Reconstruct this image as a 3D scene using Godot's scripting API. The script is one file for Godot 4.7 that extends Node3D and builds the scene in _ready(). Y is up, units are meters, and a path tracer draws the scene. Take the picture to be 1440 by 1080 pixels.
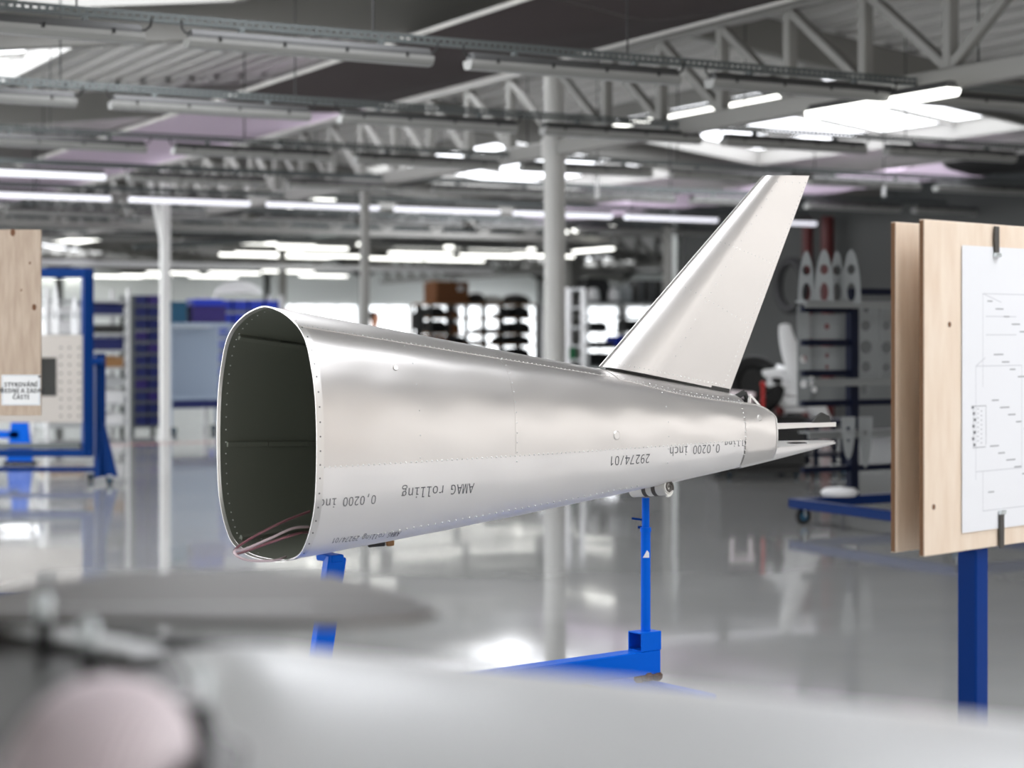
extends Node3D
# World: metres, y up, camera above the origin looking along -z. Plan axes of the hall: A (along the lamp rails) and B (along the truss).
const FPX := 2600.0
const CAM_H := 1.4
const HORIZON := 470.0
const A := Vector3(0.878, 0, -0.4786)
const B := Vector3(-0.4786, 0, -0.878)
const UP := Vector3(0, 1, 0)
const ORD := ["first", "second", "third", "fourth", "fifth", "sixth", "seventh", "eighth", "ninth", "tenth", "eleventh", "twelfth", "thirteenth", "fourteenth", "fifteenth", "sixteenth", "seventeenth", "eighteenth", "nineteenth", "twentieth", "twenty-first", "twenty-second", "twenty-third", "twenty-fourth", "twenty-fifth", "twenty-sixth", "twenty-seventh", "twenty-eighth"]
var M := {}
var names := {}
var rng := RandomNumberGenerator.new()

func _ready() -> void:
	# camera
	var cam := Camera3D.new()
	cam.name = "camera"
	var near := 0.05
	var phys := CameraAttributesPhysical.new()
	phys.frustum_near = near
	phys.frustum_far = 300.0
	phys.frustum_focal_length = 66.0
	phys.frustum_focus_distance = 6.5
	phys.exposure_aperture = 2.1
	phys.exposure_multiplier = 1.0
	cam.attributes = phys
	cam.projection = Camera3D.PROJECTION_FRUSTUM
	cam.near = near
	cam.far = 300.0
	cam.size = 2.0 * near * 540.0 / FPX
	cam.frustum_offset = Vector2(0, -near * (540.0 - HORIZON) / FPX)
	cam.position = Vector3(0, CAM_H, 0)
	add_child(cam)
	cam.current = true
	# sky and exposure
	var env := Environment.new()
	env.background_mode = Environment.BG_SKY
	env.sky = Sky.new()
	var sm := ProceduralSkyMaterial.new()
	sm.sky_top_color = Color(0.8, 0.87, 0.95)
	sm.sky_horizon_color = Color(0.93, 0.95, 0.97)
	sm.ground_bottom_color = Color(0.4, 0.4, 0.4)
	sm.ground_horizon_color = Color(0.7, 0.7, 0.7)
	env.sky.sky_material = sm
	env.tonemap_mode = Environment.TONE_MAPPER_LINEAR
	env.tonemap_exposure = 0.9
	env.sdfgi_enabled = true
	env.ssao_enabled = true
	env.ssil_enabled = true
	var we := WorldEnvironment.new()
	we.name = "environment"
	we.environment = env
	add_child(we)
	rng.seed = 7
	materials()
	# large structure and the daylight it lets in
	hall()
	roof()
	trusses()
	columns()
	lamp_rails()
	lit_lamps()
	shades()
	# the tail section and what carries it
	fuselage()
	fuselage_stand()
	foreground_wing()
	right_boards()
	left_board()
	rib_rack()
	jig()
	far_racks()
	far_bench()
	person()

# ---------------------------------------------------------------- placing
func at(px: float, py: float, z: float) -> Vector3:
	return Vector3((px - 720.0) / FPX * z, CAM_H - (py - HORIZON) / FPX * z, -z)

func plan(a: float, b: float, h: float) -> Vector3:
	return A * a + B * b + UP * h

func numbered(n: String) -> String:
	if not names.has(n):
		names[n] = 0
		return n
	names[n] += 1
	return "%s_%03d" % [n, names[n]]

func tag(o: Node3D, label: String, category: String, group := "") -> Node3D:
	o.set_meta("label", label)
	o.set_meta("category", category)
	if group != "":
		o.set_meta("group", group)
	return o

func thing(called: String, label: String, category: String, pos := Vector3.ZERO, yaw := 0.0, group := "") -> Node3D:
	var o := Node3D.new()
	o.name = numbered(called)
	add_child(o, true)
	o.position = pos
	o.rotation.y = yaw
	return tag(o, label, category, group)

func part(parent: Node3D, called: String, st: SurfaceTool, m: Material) -> MeshInstance3D:
	var o := MeshInstance3D.new()
	o.name = called if parent != self else numbered(called)
	o.mesh = done(st)
	o.material_override = m
	parent.add_child(o, true)
	return o

func solo(called: String, st: SurfaceTool, m: Material, label: String, category: String, pos := Vector3.ZERO, yaw := 0.0, group := "") -> MeshInstance3D:
	var o := part(self, called, st, m)
	o.position = pos
	o.rotation.y = yaw
	tag(o, label, category, group)
	return o

func struct(called: String, st: SurfaceTool, m: Material, parent: Node3D = self) -> MeshInstance3D:
	var o := part(parent, called, st, m)
	if parent == self:
		o.set_meta("kind", "structure")
	return o

func copy(o: Node3D, pos: Vector3, yaw: float, label: String, group := "") -> Node3D:
	var c: Node3D = o.duplicate()
	c.name = numbered(String(o.name).rstrip("0123456789").rstrip("_"))
	add_child(c, true)
	c.position = pos
	c.rotation.y = yaw
	c.set_meta("label", label)
	if group != "":
		c.set_meta("group", group)
	return c

func rebase(o: Node3D, base: Vector3) -> void:   # parts were built in world places: move the thing's origin to its base
	o.position = base
	for c in o.get_children():
		c.position -= base

# ---------------------------------------------------------------- shapes
func new_st() -> SurfaceTool:
	var st := SurfaceTool.new()
	st.begin(Mesh.PRIMITIVE_TRIANGLES)
	return st

func done(st: SurfaceTool) -> ArrayMesh:
	st.generate_normals()
	return st.commit()

func tri(st: SurfaceTool, a: Vector3, b: Vector3, c: Vector3, inside: Vector3, group := -1) -> void:
	st.set_smooth_group(group)
	if (a - c).cross(a - b).dot((a + b + c) / 3.0 - inside) < 0.0:
		var k := b
		b = c
		c = k
	st.add_vertex(a)
	st.add_vertex(b)
	st.add_vertex(c)

func quad(st: SurfaceTool, a: Vector3, b: Vector3, c: Vector3, d: Vector3, inside: Vector3, group := -1) -> void:
	tri(st, a, b, c, inside, group)
	tri(st, a, c, d, inside, group)

func box(st: SurfaceTool, t: Transform3D, s: Vector3, ch := 0.0) -> void:   # chamfered box centred on t
	var h := s / 2.0
	ch = minf(ch, minf(h.x, minf(h.y, h.z)) * 0.6)
	var p := func(sg: Vector3, ax: int) -> Vector3:
		var v := Vector3(sg.x * (h.x - ch), sg.y * (h.y - ch), sg.z * (h.z - ch))
		v[ax] = sg[ax] * h[ax]
		return t * v
	var o := t.origin
	for ax in 3:
		var i := (ax + 1) % 3
		var j := (ax + 2) % 3
		for s1 in [-1.0, 1.0]:
			var q := []
			for c in [[-1, -1], [1, -1], [1, 1], [-1, 1]]:
				var sg := Vector3.ZERO
				sg[ax] = s1
				sg[i] = c[0]
				sg[j] = c[1]
				q.append(p.call(sg, ax))
			quad(st, q[0], q[1], q[2], q[3], o)
			if ch > 0.0:
				for s2 in [-1.0, 1.0]:   # edge between +-ax and +-i
					var g1 := Vector3.ZERO
					g1[ax] = s1
					g1[i] = s2
					g1[j] = -1
					var g2 := g1
					g2[j] = 1
					quad(st, p.call(g1, ax), p.call(g2, ax), p.call(g2, i), p.call(g1, i), o)
	if ch > 0.0:
		for x in [-1, 1]:
			for y in [-1, 1]:
				for z in [-1, 1]:
					var g := Vector3(x, y, z)
					tri(st, p.call(g, 0), p.call(g, 1), p.call(g, 2), o)

func abox(st: SurfaceTool, c: Vector3, s: Vector3, ch := 0.0, yaw := 0.0) -> void:
	box(st, Transform3D(Basis(UP, yaw), c), s, ch)

func bar(st: SurfaceTool, p: Vector3, q: Vector3, w: float, h: float, ch := 0.0, side := Vector3.ZERO) -> void:   # a box from p to q
	var x := (q - p).normalized()
	var ref := side if side != Vector3.ZERO else (UP if absf(x.y) < 0.95 else A)
	var z := x.cross(ref).normalized()
	var y := z.cross(x)
	box(st, Transform3D(Basis(x, y, z), (p + q) / 2.0), Vector3(p.distance_to(q), h, w), ch)

func tube(st: SurfaceTool, pts: Array, r: float, n := 10, caps := true) -> void:
	var rings := []
	var z := Vector3.ZERO
	for i in pts.size():
		var d: Vector3 = (pts[mini(i + 1, pts.size() - 1)] - pts[maxi(i - 1, 0)]).normalized()
		if z == Vector3.ZERO:
			z = d.cross(UP if absf(d.y) < 0.9 else Vector3.RIGHT).normalized()
		z = (z - d * z.dot(d)).normalized()
		var y := z.cross(d)
		var ring := []
		for k in n:
			var f := TAU * k / n
			ring.append(pts[i] + (z * cos(f) + y * sin(f)) * r)
		rings.append(ring)
	for i in rings.size() - 1:
		for k in n:
			var k2 := (k + 1) % n
			quad(st, rings[i][k], rings[i][k2], rings[i + 1][k2], rings[i + 1][k], (pts[i] + pts[i + 1]) / 2.0, 1)
	if caps:
		for e in [0, rings.size() - 1]:
			var into: Vector3 = pts[1] if e == 0 else pts[e - 1]
			for k in n:
				tri(st, pts[e], rings[e][k], rings[e][(k + 1) % n], into)

func lathe(st: SurfaceTool, prof: Array, t: Transform3D, n := 16) -> void:   # prof: Vector2(radius, height)
	for i in prof.size() - 1:
		var p: Vector2 = prof[i]
		var q: Vector2 = prof[i + 1]
		var mid := t * Vector3(0, (p.y + q.y) / 2.0, 0)
		if absf(p.y - q.y) < 1e-5:
			mid = t * Vector3(0, (prof[0].y + prof[-1].y) / 2.0, 0)
		for k in n:
			var f := TAU * k / n
			var g := TAU * (k + 1) / n
			quad(st, t * Vector3(cos(f) * p.x, p.y, sin(f) * p.x), t * Vector3(cos(g) * p.x, p.y, sin(g) * p.x), t * Vector3(cos(g) * q.x, q.y, sin(g) * q.x), t * Vector3(cos(f) * q.x, q.y, sin(f) * q.x), mid, 10 + i)

func grid(st: SurfaceTool, rows: Array, inside: Callable, group := 1) -> void:
	for i in rows.size() - 1:
		for k in rows[i].size() - 1:
			var c: Vector3 = (rows[i][k] + rows[i + 1][k + 1]) / 2.0
			quad(st, rows[i][k], rows[i][k + 1], rows[i + 1][k + 1], rows[i + 1][k], inside.call(c, i, k), group)

func prism(st: SurfaceTool, poly: PackedVector2Array, t: Transform3D, depth: float) -> void:   # flat outline in x,y with thickness along z
	var ix := Geometry2D.triangulate_polygon(poly)
	for k in range(0, ix.size(), 3):
		for s in [-1.0, 1.0]:
			var q := []
			for j in 3:
				var v := poly[ix[k + j]]
				q.append(t * Vector3(v.x, v.y, s * depth / 2.0))
			tri(st, q[0], q[1], q[2], (q[0] + q[1] + q[2]) / 3.0 - t.basis.z * s)
	var turn := -1.0 if Geometry2D.is_polygon_clockwise(poly) else 1.0
	for k in poly.size():
		var v := poly[k]
		var w := poly[(k + 1) % poly.size()]
		if v.distance_to(w) < 1e-6:
			continue
		var d := (w - v).normalized()
		var out := Vector3(d.y, -d.x, 0) * turn
		var mid := t * Vector3((v.x + w.x) / 2.0, (v.y + w.y) / 2.0, 0)
		quad(st, t * Vector3(v.x, v.y, -depth / 2), t * Vector3(w.x, w.y, -depth / 2), t * Vector3(w.x, w.y, depth / 2), t * Vector3(v.x, v.y, depth / 2), mid - t.basis * out)

func ellipse(c: Vector2, rx: float, ry: float, n := 18) -> PackedVector2Array:
	var p := PackedVector2Array()
	for k in n:
		p.append(c + Vector2(cos(TAU * (k + 0.5) / n) * rx, sin(TAU * (k + 0.5) / n) * ry))
	return p

func plate(st: SurfaceTool, outline: PackedVector2Array, holes: Array, t: Transform3D, depth: float) -> void:   # a sheet with lightening holes that lie on one upright line
	if holes.is_empty():
		return prism(st, outline, t, depth)
	var x: float = holes[0][0].x
	for s in [-1.0, 1.0]:
		var half := PackedVector2Array([Vector2(x, -9), Vector2(x + 9 * s, -9), Vector2(x + 9 * s, 9), Vector2(x, 9)])
		var pieces := Geometry2D.intersect_polygons(outline, half)
		for h in holes:
			var cut := ellipse(h[0], h[1], h[2])
			var next: Array[PackedVector2Array] = []
			for piece in pieces:
				next.append_array(Geometry2D.clip_polygons(piece, cut))
			pieces = next
		for piece in pieces:
			prism(st, piece, t, depth)

# ---------------------------------------------------------------- materials
func mat(key: String, c: Color, rough := 0.6, metal := 0.0) -> StandardMaterial3D:
	var m := StandardMaterial3D.new()
	m.resource_name = key
	m.albedo_color = c
	m.roughness = rough
	m.metallic = metal
	M[key] = m
	return m

func noise(freq: float, sd: int, lo: Color, hi: Color, size := 512, oct := 4) -> NoiseTexture2D:
	var n := FastNoiseLite.new()
	n.noise_type = FastNoiseLite.TYPE_SIMPLEX_SMOOTH
	n.frequency = freq
	n.seed = sd
	n.fractal_octaves = oct
	var t := NoiseTexture2D.new()
	t.width = size
	t.height = size
	t.seamless = true
	t.noise = n
	var g := Gradient.new()
	g.set_color(0, lo)
	g.set_color(1, hi)
	t.color_ramp = g
	return t

func tri_scale(m: StandardMaterial3D, s: Vector3, world := false) -> void:
	m.uv1_triplanar = true
	m.uv1_world_triplanar = world
	m.uv1_scale = s

func glow(key: String, c: Color, e: float) -> StandardMaterial3D:
	var m := mat(key, Color(0.9, 0.9, 0.9), 0.4)
	m.emission_enabled = true
	m.emission = c
	m.emission_energy_multiplier = e
	return m

func area_light(parent: Node3D, called: String, t: Transform3D, size: Vector2, radiance: float, c := Color.WHITE) -> void:   # shines along t's -z
	var l := AreaLight3D.new()
	l.name = called
	l.area_size = size
	l.area_normalize_energy = true
	l.light_energy = radiance * size.x * size.y / PI
	l.light_color = c
	l.area_range = 80.0
	l.shadow_enabled = true
	l.transform = t
	parent.add_child(l, true)

func materials() -> void:
	var alu := mat("aluminium", Color(0.9, 0.886, 0.876), 0.36, 0.85)
	alu.roughness_texture = noise(0.008, 3, Color(0.84, 0.84, 0.84), Color(1, 1, 1), 512, 2)
	alu.roughness_texture_channel = BaseMaterial3D.TEXTURE_CHANNEL_RED
	tri_scale(alu, Vector3(0.9, 2.2, 0.9))
	var alu2 := mat("aluminium_lower", Color(0.95, 0.94, 0.935), 0.52, 0.7)
	alu2.roughness_texture = alu.roughness_texture
	tri_scale(alu2, Vector3(1.1, 1.7, 1.1))
	var alu3 := mat("aluminium_fin", Color(0.9, 0.886, 0.876), 0.36, 0.85)
	alu3.roughness_texture = alu.roughness_texture
	tri_scale(alu3, Vector3(0.8, 0.8, 0.8))
	mat("lit_edge", Color(0.92, 0.92, 0.92), 0.35, 0.3)  # whitened metal: the light that the edges catch is in the colour
	mat("aluminium_edge", Color(0.93, 0.92, 0.91), 0.42, 1.0)
	mat("rivet", Color(0.97, 0.97, 0.96), 0.15, 0.45)
	mat("primer", Color(0.45, 0.46, 0.42), 0.62, 0.1)
	mat("primer_dark", Color(0.2, 0.2, 0.19), 0.7)
	mat("ink", Color(0.36, 0.36, 0.37), 0.7)
	var foil := mat("wing_sheet", Color(0.97, 0.97, 0.972), 0.36, 0.2)
	foil.roughness_texture = alu.roughness_texture
	tri_scale(foil, Vector3(1.5, 1.5, 1.5))
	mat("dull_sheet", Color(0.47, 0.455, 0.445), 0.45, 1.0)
	mat("shaded_sheet", Color(0.3, 0.29, 0.285), 0.35, 1.0)  # darker copy of the dull sheet, with the dark reflection in its colour
	mat("blue", Color(0.0, 0.37, 0.82), 0.38)
	mat("blue_dark", Color(0.0, 0.19, 0.47), 0.4)
	mat("jig_blue", Color(0.0, 0.19, 0.44), 0.42)
	mat("panel_sheet", Color(0.7, 0.675, 0.65), 0.5, 0.3)
	mat("column_grey", Color(0.74, 0.735, 0.72), 0.5)
	mat("column_white", Color(0.9, 0.9, 0.89), 0.5)
	mat("rack_blue", Color(0.0, 0.13, 0.33), 0.45)
	mat("navy", Color(0.0, 0.03, 0.13), 0.45)
	for k in ["navy", "blue_dark", "blue", "jig_blue"]:
		M[k].metallic_specular = 0.22
	M.rack_blue.metallic_specular = 0.22
	mat("rust", Color(0.32, 0.2, 0.13), 0.9)
	mat("black", Color(0.04, 0.04, 0.04), 0.5)
	mat("rubber", Color(0.06, 0.06, 0.065), 0.7)
	mat("white", Color(0.9, 0.9, 0.9), 0.5)
	mat("white_tube", Color(0.86, 0.78, 0.8), 0.3)
	mat("pink_tube", Color(0.5, 0.32, 0.35), 0.3)
	mat("felt", Color(0.86, 0.85, 0.82), 0.95)
	mat("tape", Color(0.35, 0.33, 0.31), 0.8)
	var ply := mat("plywood", Color(1, 1, 1), 0.55)
	ply.albedo_texture = noise(0.02, 8, Color(0.66, 0.575, 0.5), Color(0.76, 0.69, 0.62), 512, 5)
	tri_scale(ply, Vector3(2.5, 0.35, 2.5))
	var ply2 := mat("plywood_lit", Color(1, 1, 1), 0.55)  # paler ply for the right boards: nearby window light is in the colour
	ply2.albedo_texture = noise(0.02, 18, Color(0.85, 0.76, 0.67), Color(0.92, 0.86, 0.79), 512, 5)
	tri_scale(ply2, Vector3(2.5, 0.35, 2.5))
	mat("ply_edge", Color(0.5, 0.36, 0.25), 0.8)
	mat("knot", Color(0.42, 0.27, 0.16), 0.7)
	mat("steel_clip", Color(0.3, 0.29, 0.28), 0.4, 0.6)
	mat("steel", Color(0.86, 0.88, 0.88), 0.35, 1.0)
	mat("rib_sheet", Color(0.47, 0.48, 0.48), 0.5, 0.4)
	mat("galvanised", Color(0.38, 0.4, 0.4), 0.5, 0.5)
	mat("housing", Color(0.27, 0.27, 0.27), 0.6)
	mat("cover", Color(0.54, 0.54, 0.53), 0.3)
	mat("rod", Color(0.08, 0.08, 0.08), 0.6)
	mat("beam_paint", Color(0.54, 0.535, 0.52), 0.5)
	mat("rafter_paint", Color(0.48, 0.475, 0.46), 0.6)
	mat("deck", Color(0.72, 0.715, 0.7), 0.5)
	mat("wall", Color(0.92, 0.935, 0.925), 0.7)
	mat("wall_shaded", Color(0.27, 0.275, 0.27), 0.7)  # dark grey holds the shadow that lies on the right wall
	mat("fascia", Color(0.24, 0.24, 0.235), 0.7)
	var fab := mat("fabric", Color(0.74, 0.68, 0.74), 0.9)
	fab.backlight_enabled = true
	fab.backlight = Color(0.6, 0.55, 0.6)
	mat("fabric_shaded", Color(0.2, 0.16, 0.16), 0.9)  # shaded copy of the lavender cloth: the missing light is in the colour
	mat("fabric_black", Color(0.03, 0.028, 0.03), 0.9)
	mat("fabric_hem", Color(0.85, 0.84, 0.82), 0.7)
	var fl := mat("floor_coating", Color(1, 1, 1), 0.06)
	fl.albedo_texture = noise(0.006, 5, Color(0.61, 0.61, 0.605), Color(0.67, 0.67, 0.665), 512, 4)
	fl.metallic_specular = 0.75
	fl.normal_enabled = true
	fl.normal_texture = NoiseTexture2D.new()
	var nn := FastNoiseLite.new()
	nn.frequency = 0.008
	nn.seed = 4
	nn.fractal_octaves = 2
	fl.normal_texture.noise = nn
	fl.normal_texture.seamless = true
	fl.normal_texture.as_normal_map = true
	fl.normal_texture.bump_strength = 1.0
	fl.normal_scale = 0.12
	tri_scale(fl, Vector3(0.16, 0.16, 0.16), true)
	mat("red_line", Color(0.8, 0.42, 0.36), 0.4)
	mat("cardboard", Color(0.47, 0.3, 0.18), 0.85)
	mat("timber", Color(0.62, 0.46, 0.3), 0.8)
	mat("bin_blue", Color(0.03, 0.2, 0.72), 0.4)
	mat("bin_navy", Color(0.05, 0.11, 0.36), 0.5)
	mat("bin_purple", Color(0.16, 0.1, 0.4), 0.5)
	mat("bin_teal", Color(0.05, 0.3, 0.42), 0.5)
	mat("red", Color(0.7, 0.08, 0.06), 0.45)
	mat("red_dark", Color(0.3, 0.03, 0.03), 0.5)
	mat("green", Color(0.02, 0.36, 0.2), 0.5)
	mat("dark_grey", Color(0.13, 0.13, 0.13), 0.6)
	mat("mid_grey", Color(0.4, 0.4, 0.4), 0.6)
	mat("light_grey", Color(0.72, 0.73, 0.73), 0.5)
	mat("mesh_wire", Color(0.62, 0.68, 0.75), 0.5)
	mat("skin_tone", Color(0.75, 0.52, 0.4), 0.6)
	mat("hair", Color(0.1, 0.06, 0.04), 0.7)
	mat("shirt", Color(0.07, 0.08, 0.2), 0.85)
	mat("trousers", Color(0.1, 0.1, 0.12), 0.85)
	mat("pink_cloth", Color(0.93, 0.88, 0.89), 0.9)
	glow("lit_tube", Color(1.0, 1.0, 0.97), 3.6)
	glow("dim_tube", Color(0.95, 0.95, 1.0), 1.1)
	glow("skylight_glow", Color(0.97, 0.98, 1.0), 3.6)
	glow("window_glow", Color(0.95, 0.98, 1.0), 1.7)
	glow("back_window_glow", Color(1.0, 0.98, 0.965), 1.8)
	glow("left_window_glow", Color(0.98, 0.99, 1.0), 3.2)
	glow("big_window_glow", Color(1.0, 0.985, 0.97), 1.4)

# ---------------------------------------------------------------- hall
const RIDGE := 9.0
const PERIOD := 17.5

func roof_h(a: float) -> float:
	return 4.62 - 0.12 * (RIDGE - a if a < RIDGE else absf(fposmod(a - RIDGE + PERIOD / 2, PERIOD) - PERIOD / 2))

func plan_box(st: SurfaceTool, a0: float, a1: float, b0: float, b1: float, h0: float, h1: float, ch := 0.0) -> void:
	box(st, Transform3D(Basis(A, UP, B), plan((a0 + a1) / 2, (b0 + b1) / 2, (h0 + h1) / 2)), Vector3(a1 - a0, h1 - h0, b1 - b0), ch)

func hall() -> void:
	var st := new_st()
	plan_box(st, -2, 46, -15.4, 59, -0.3, 0)
	struct("floor", st, M.floor_coating)
	st = new_st()
	plan_box(st, 5.45, 16.5, 22.9, 22.98, 0, 0.002)
	struct("floor_marking", st, M.red_line)
	for w in [["wall_recess", 18, 46, 26.8, 27.2], ["wall_outer", 45, 45.4, 27, 59]]:
		st = new_st()
		plan_box(st, w[1], w[2], w[3], w[4], 0, 4.9)
		struct(w[0], st, M.wall)
	# right wall: solid by the rib rack, its shadow put into the grey; windows nearer
	st = new_st()
	plan_box(st, 18, 18.4, 8, 27, 0, 4.9)
	plan_box(st, 18, 18.4, -15, 8, 0, 0.7)
	plan_box(st, 18, 18.4, -15, 8, 3.1, 4.9)
	for k in 7:
		plan_box(st, 18, 18.4, -15.0 + k * 3.7, -14.4 + k * 3.7, 0.7, 3.1)
	struct("wall_right", st, M.wall_shaded)
	for k in 6:
		var b0 := -14.4 + k * 3.7
		var w := Node3D.new()
		w.name = numbered("window")
		add_child(w, true)
		w.set_meta("kind", "structure")
		st = new_st()
		plan_box(st, 17.97, 18.2, b0, b0 + 3.1, 0.7, 0.78)
		plan_box(st, 17.97, 18.2, b0, b0 + 3.1, 3.02, 3.1)
		for j in 4:
			plan_box(st, 17.97, 18.2, b0 + j * 1.01, b0 + j * 1.01 + 0.07, 0.78, 3.02)
		part(w, "window_frame", st, M.white)
		for j in 3:
			st = new_st()
			plan_box(st, 18.06, 18.09, b0 + 0.07 + j * 1.01, b0 + 1.01 + j * 1.01, 0.78, 3.02)
			part(w, "pane", st, M.big_window_glow)
		area_light(w, "daylight", Transform3D(Basis(B, UP, A), plan(17.95, b0 + 1.55, 1.9)), Vector2(2.9, 2.2), 1.4, Color(1.0, 0.985, 0.97))
	# left wall: solid near the viewer, glazed further on
	st = new_st()
	plan_box(st, -1.9, -1.5, -15, 4.8, 0, 4.3)
	plan_box(st, -1.9, -1.5, 4.8, 59, 0, 0.5)
	plan_box(st, -1.9, -1.5, 4.8, 59, 3.2, 4.3)
	for k in range(-2, 11):
		plan_box(st, -1.9, -1.5, 13 + k * 4.1, 13.6 + k * 4.1 + (4.4 if k == 10 else 0.0), 0.5, 3.2)
	struct("wall_left", st, M.wall)
	for k in range(-2, 10):
		var b0 := 13.6 + k * 4.1
		var w := Node3D.new()
		w.name = numbered("window")
		add_child(w, true)
		w.set_meta("kind", "structure")
		st = new_st()
		plan_box(st, -1.7, -1.47, b0, b0 + 3.5, 0.5, 0.58)
		plan_box(st, -1.7, -1.47, b0, b0 + 3.5, 3.12, 3.2)
		for j in 4:
			plan_box(st, -1.7, -1.47, b0 + j * 1.14, b0 + j * 1.14 + 0.08, 0.58, 3.12)
		part(w, "window_frame", st, M.white)
		for j in 3:
			st = new_st()
			plan_box(st, -1.6, -1.57, b0 + 0.08 + j * 1.14, b0 + 1.14 + j * 1.14, 0.58, 3.12)
			part(w, "pane", st, M.left_window_glow)
		area_light(w, "daylight", Transform3D(Basis(-B, UP, -A), plan(-1.45, b0 + 1.75, 1.85)), Vector2(3.3, 2.5), 3.2, Color(0.98, 0.99, 1.0))
	# back wall behind the viewer: bright glazing between white piers
	st = new_st()
	plan_box(st, -1.9, 18.4, -15.4, -15, 0, 0.6)
	plan_box(st, -1.9, 18.4, -15.4, -15, 3.3, 4.9)
	for k in 6:
		plan_box(st, -1.9 + k * 3.94, -1.3 + k * 3.94, -15.4, -15, 0.6, 3.3)
	struct("wall_back", st, M.wall)
	for k in 5:
		var a0 := -1.3 + k * 3.94
		var w := Node3D.new()
		w.name = numbered("window")
		add_child(w, true)
		w.set_meta("kind", "structure")
		st = new_st()
		plan_box(st, a0, a0 + 3.34, -15.2, -14.97, 0.6, 0.68)
		plan_box(st, a0, a0 + 3.34, -15.2, -14.97, 3.22, 3.3)
		for j in 4:
			plan_box(st, a0 + j * 1.09, a0 + j * 1.09 + 0.07, -15.2, -14.97, 0.68, 3.22)
		part(w, "window_frame", st, M.white)
		for j in 3:
			st = new_st()
			plan_box(st, a0 + 0.07 + j * 1.09, a0 + 1.09 + j * 1.09, -15.1, -15.07, 0.68, 3.22)
			part(w, "pane", st, M.back_window_glow)
		area_light(w, "daylight", Transform3D(Basis(-A, UP, -B), plan(a0 + 1.72, -14.95, 1.95)), Vector2(3.2, 2.5), 1.8, Color(1.0, 0.97, 0.95))
	# far wall: white bays with humped tops under the dark eaves, a band of bright windows low down
	st = new_st()
	plan_box(st, -1.9, 46, 58.6, 59, 0, 4.9)
	struct("wall_far", st, M.fascia)
	for k in 9:
		var a0 := 10.2 + k * 3.5
		var p := PackedVector2Array([Vector2(-1.6, 2.45), Vector2(1.6, 2.45), Vector2(1.6, 3.3)])
		for j in 13:
			var f := -1.0 + j / 6.0
			p.append(Vector2(-f * 1.6, 3.35 + 0.85 * pow(cos(f * PI / 2), 1.3)))
		p.append(Vector2(-1.6, 3.3))
		st = new_st()
		prism(st, p, Transform3D(Basis(A, UP, -B), plan(a0, 58.4, 0)), 0.3)
		plan_box(st, a0 - 1.6, a0 + 1.6, 58.25, 58.55, 0, 0.35)
		struct("wall_panel", st, M.wall)
		if k < 4:
			st = new_st()
			plan_box(st, a0 - 1.6, a0 + 1.6, 58.25, 58.55, 0.35, 2.45)
			struct("wall_infill", st, M.wall)
			continue
		var w := Node3D.new()
		w.name = numbered("window")
		add_child(w, true)
		w.set_meta("kind", "structure")
		st = new_st()
		plan_box(st, a0 - 1.6, a0 + 1.6, 58.3, 58.5, 0.35, 0.42)
		plan_box(st, a0 - 1.6, a0 + 1.6, 58.3, 58.5, 2.38, 2.45)
		for j in 5:
			plan_box(st, a0 - 1.6 + j * 0.78, a0 - 1.52 + j * 0.78, 58.3, 58.5, 0.42, 2.38)
		part(w, "window_frame", st, M.white)
		for j in 4:
			st = new_st()
			plan_box(st, a0 - 1.52 + j * 0.78, a0 - 0.82 + j * 0.78, 58.38, 58.42, 0.42, 2.38)
			part(w, "pane", st, M.window_glow)
		area_light(w, "daylight", Transform3D(Basis(A, UP, -B), plan(a0, 58.2, 1.4)) * Transform3D(Basis(UP, 0), Vector3.ZERO), Vector2(3.0, 1.9), 1.7)

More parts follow.
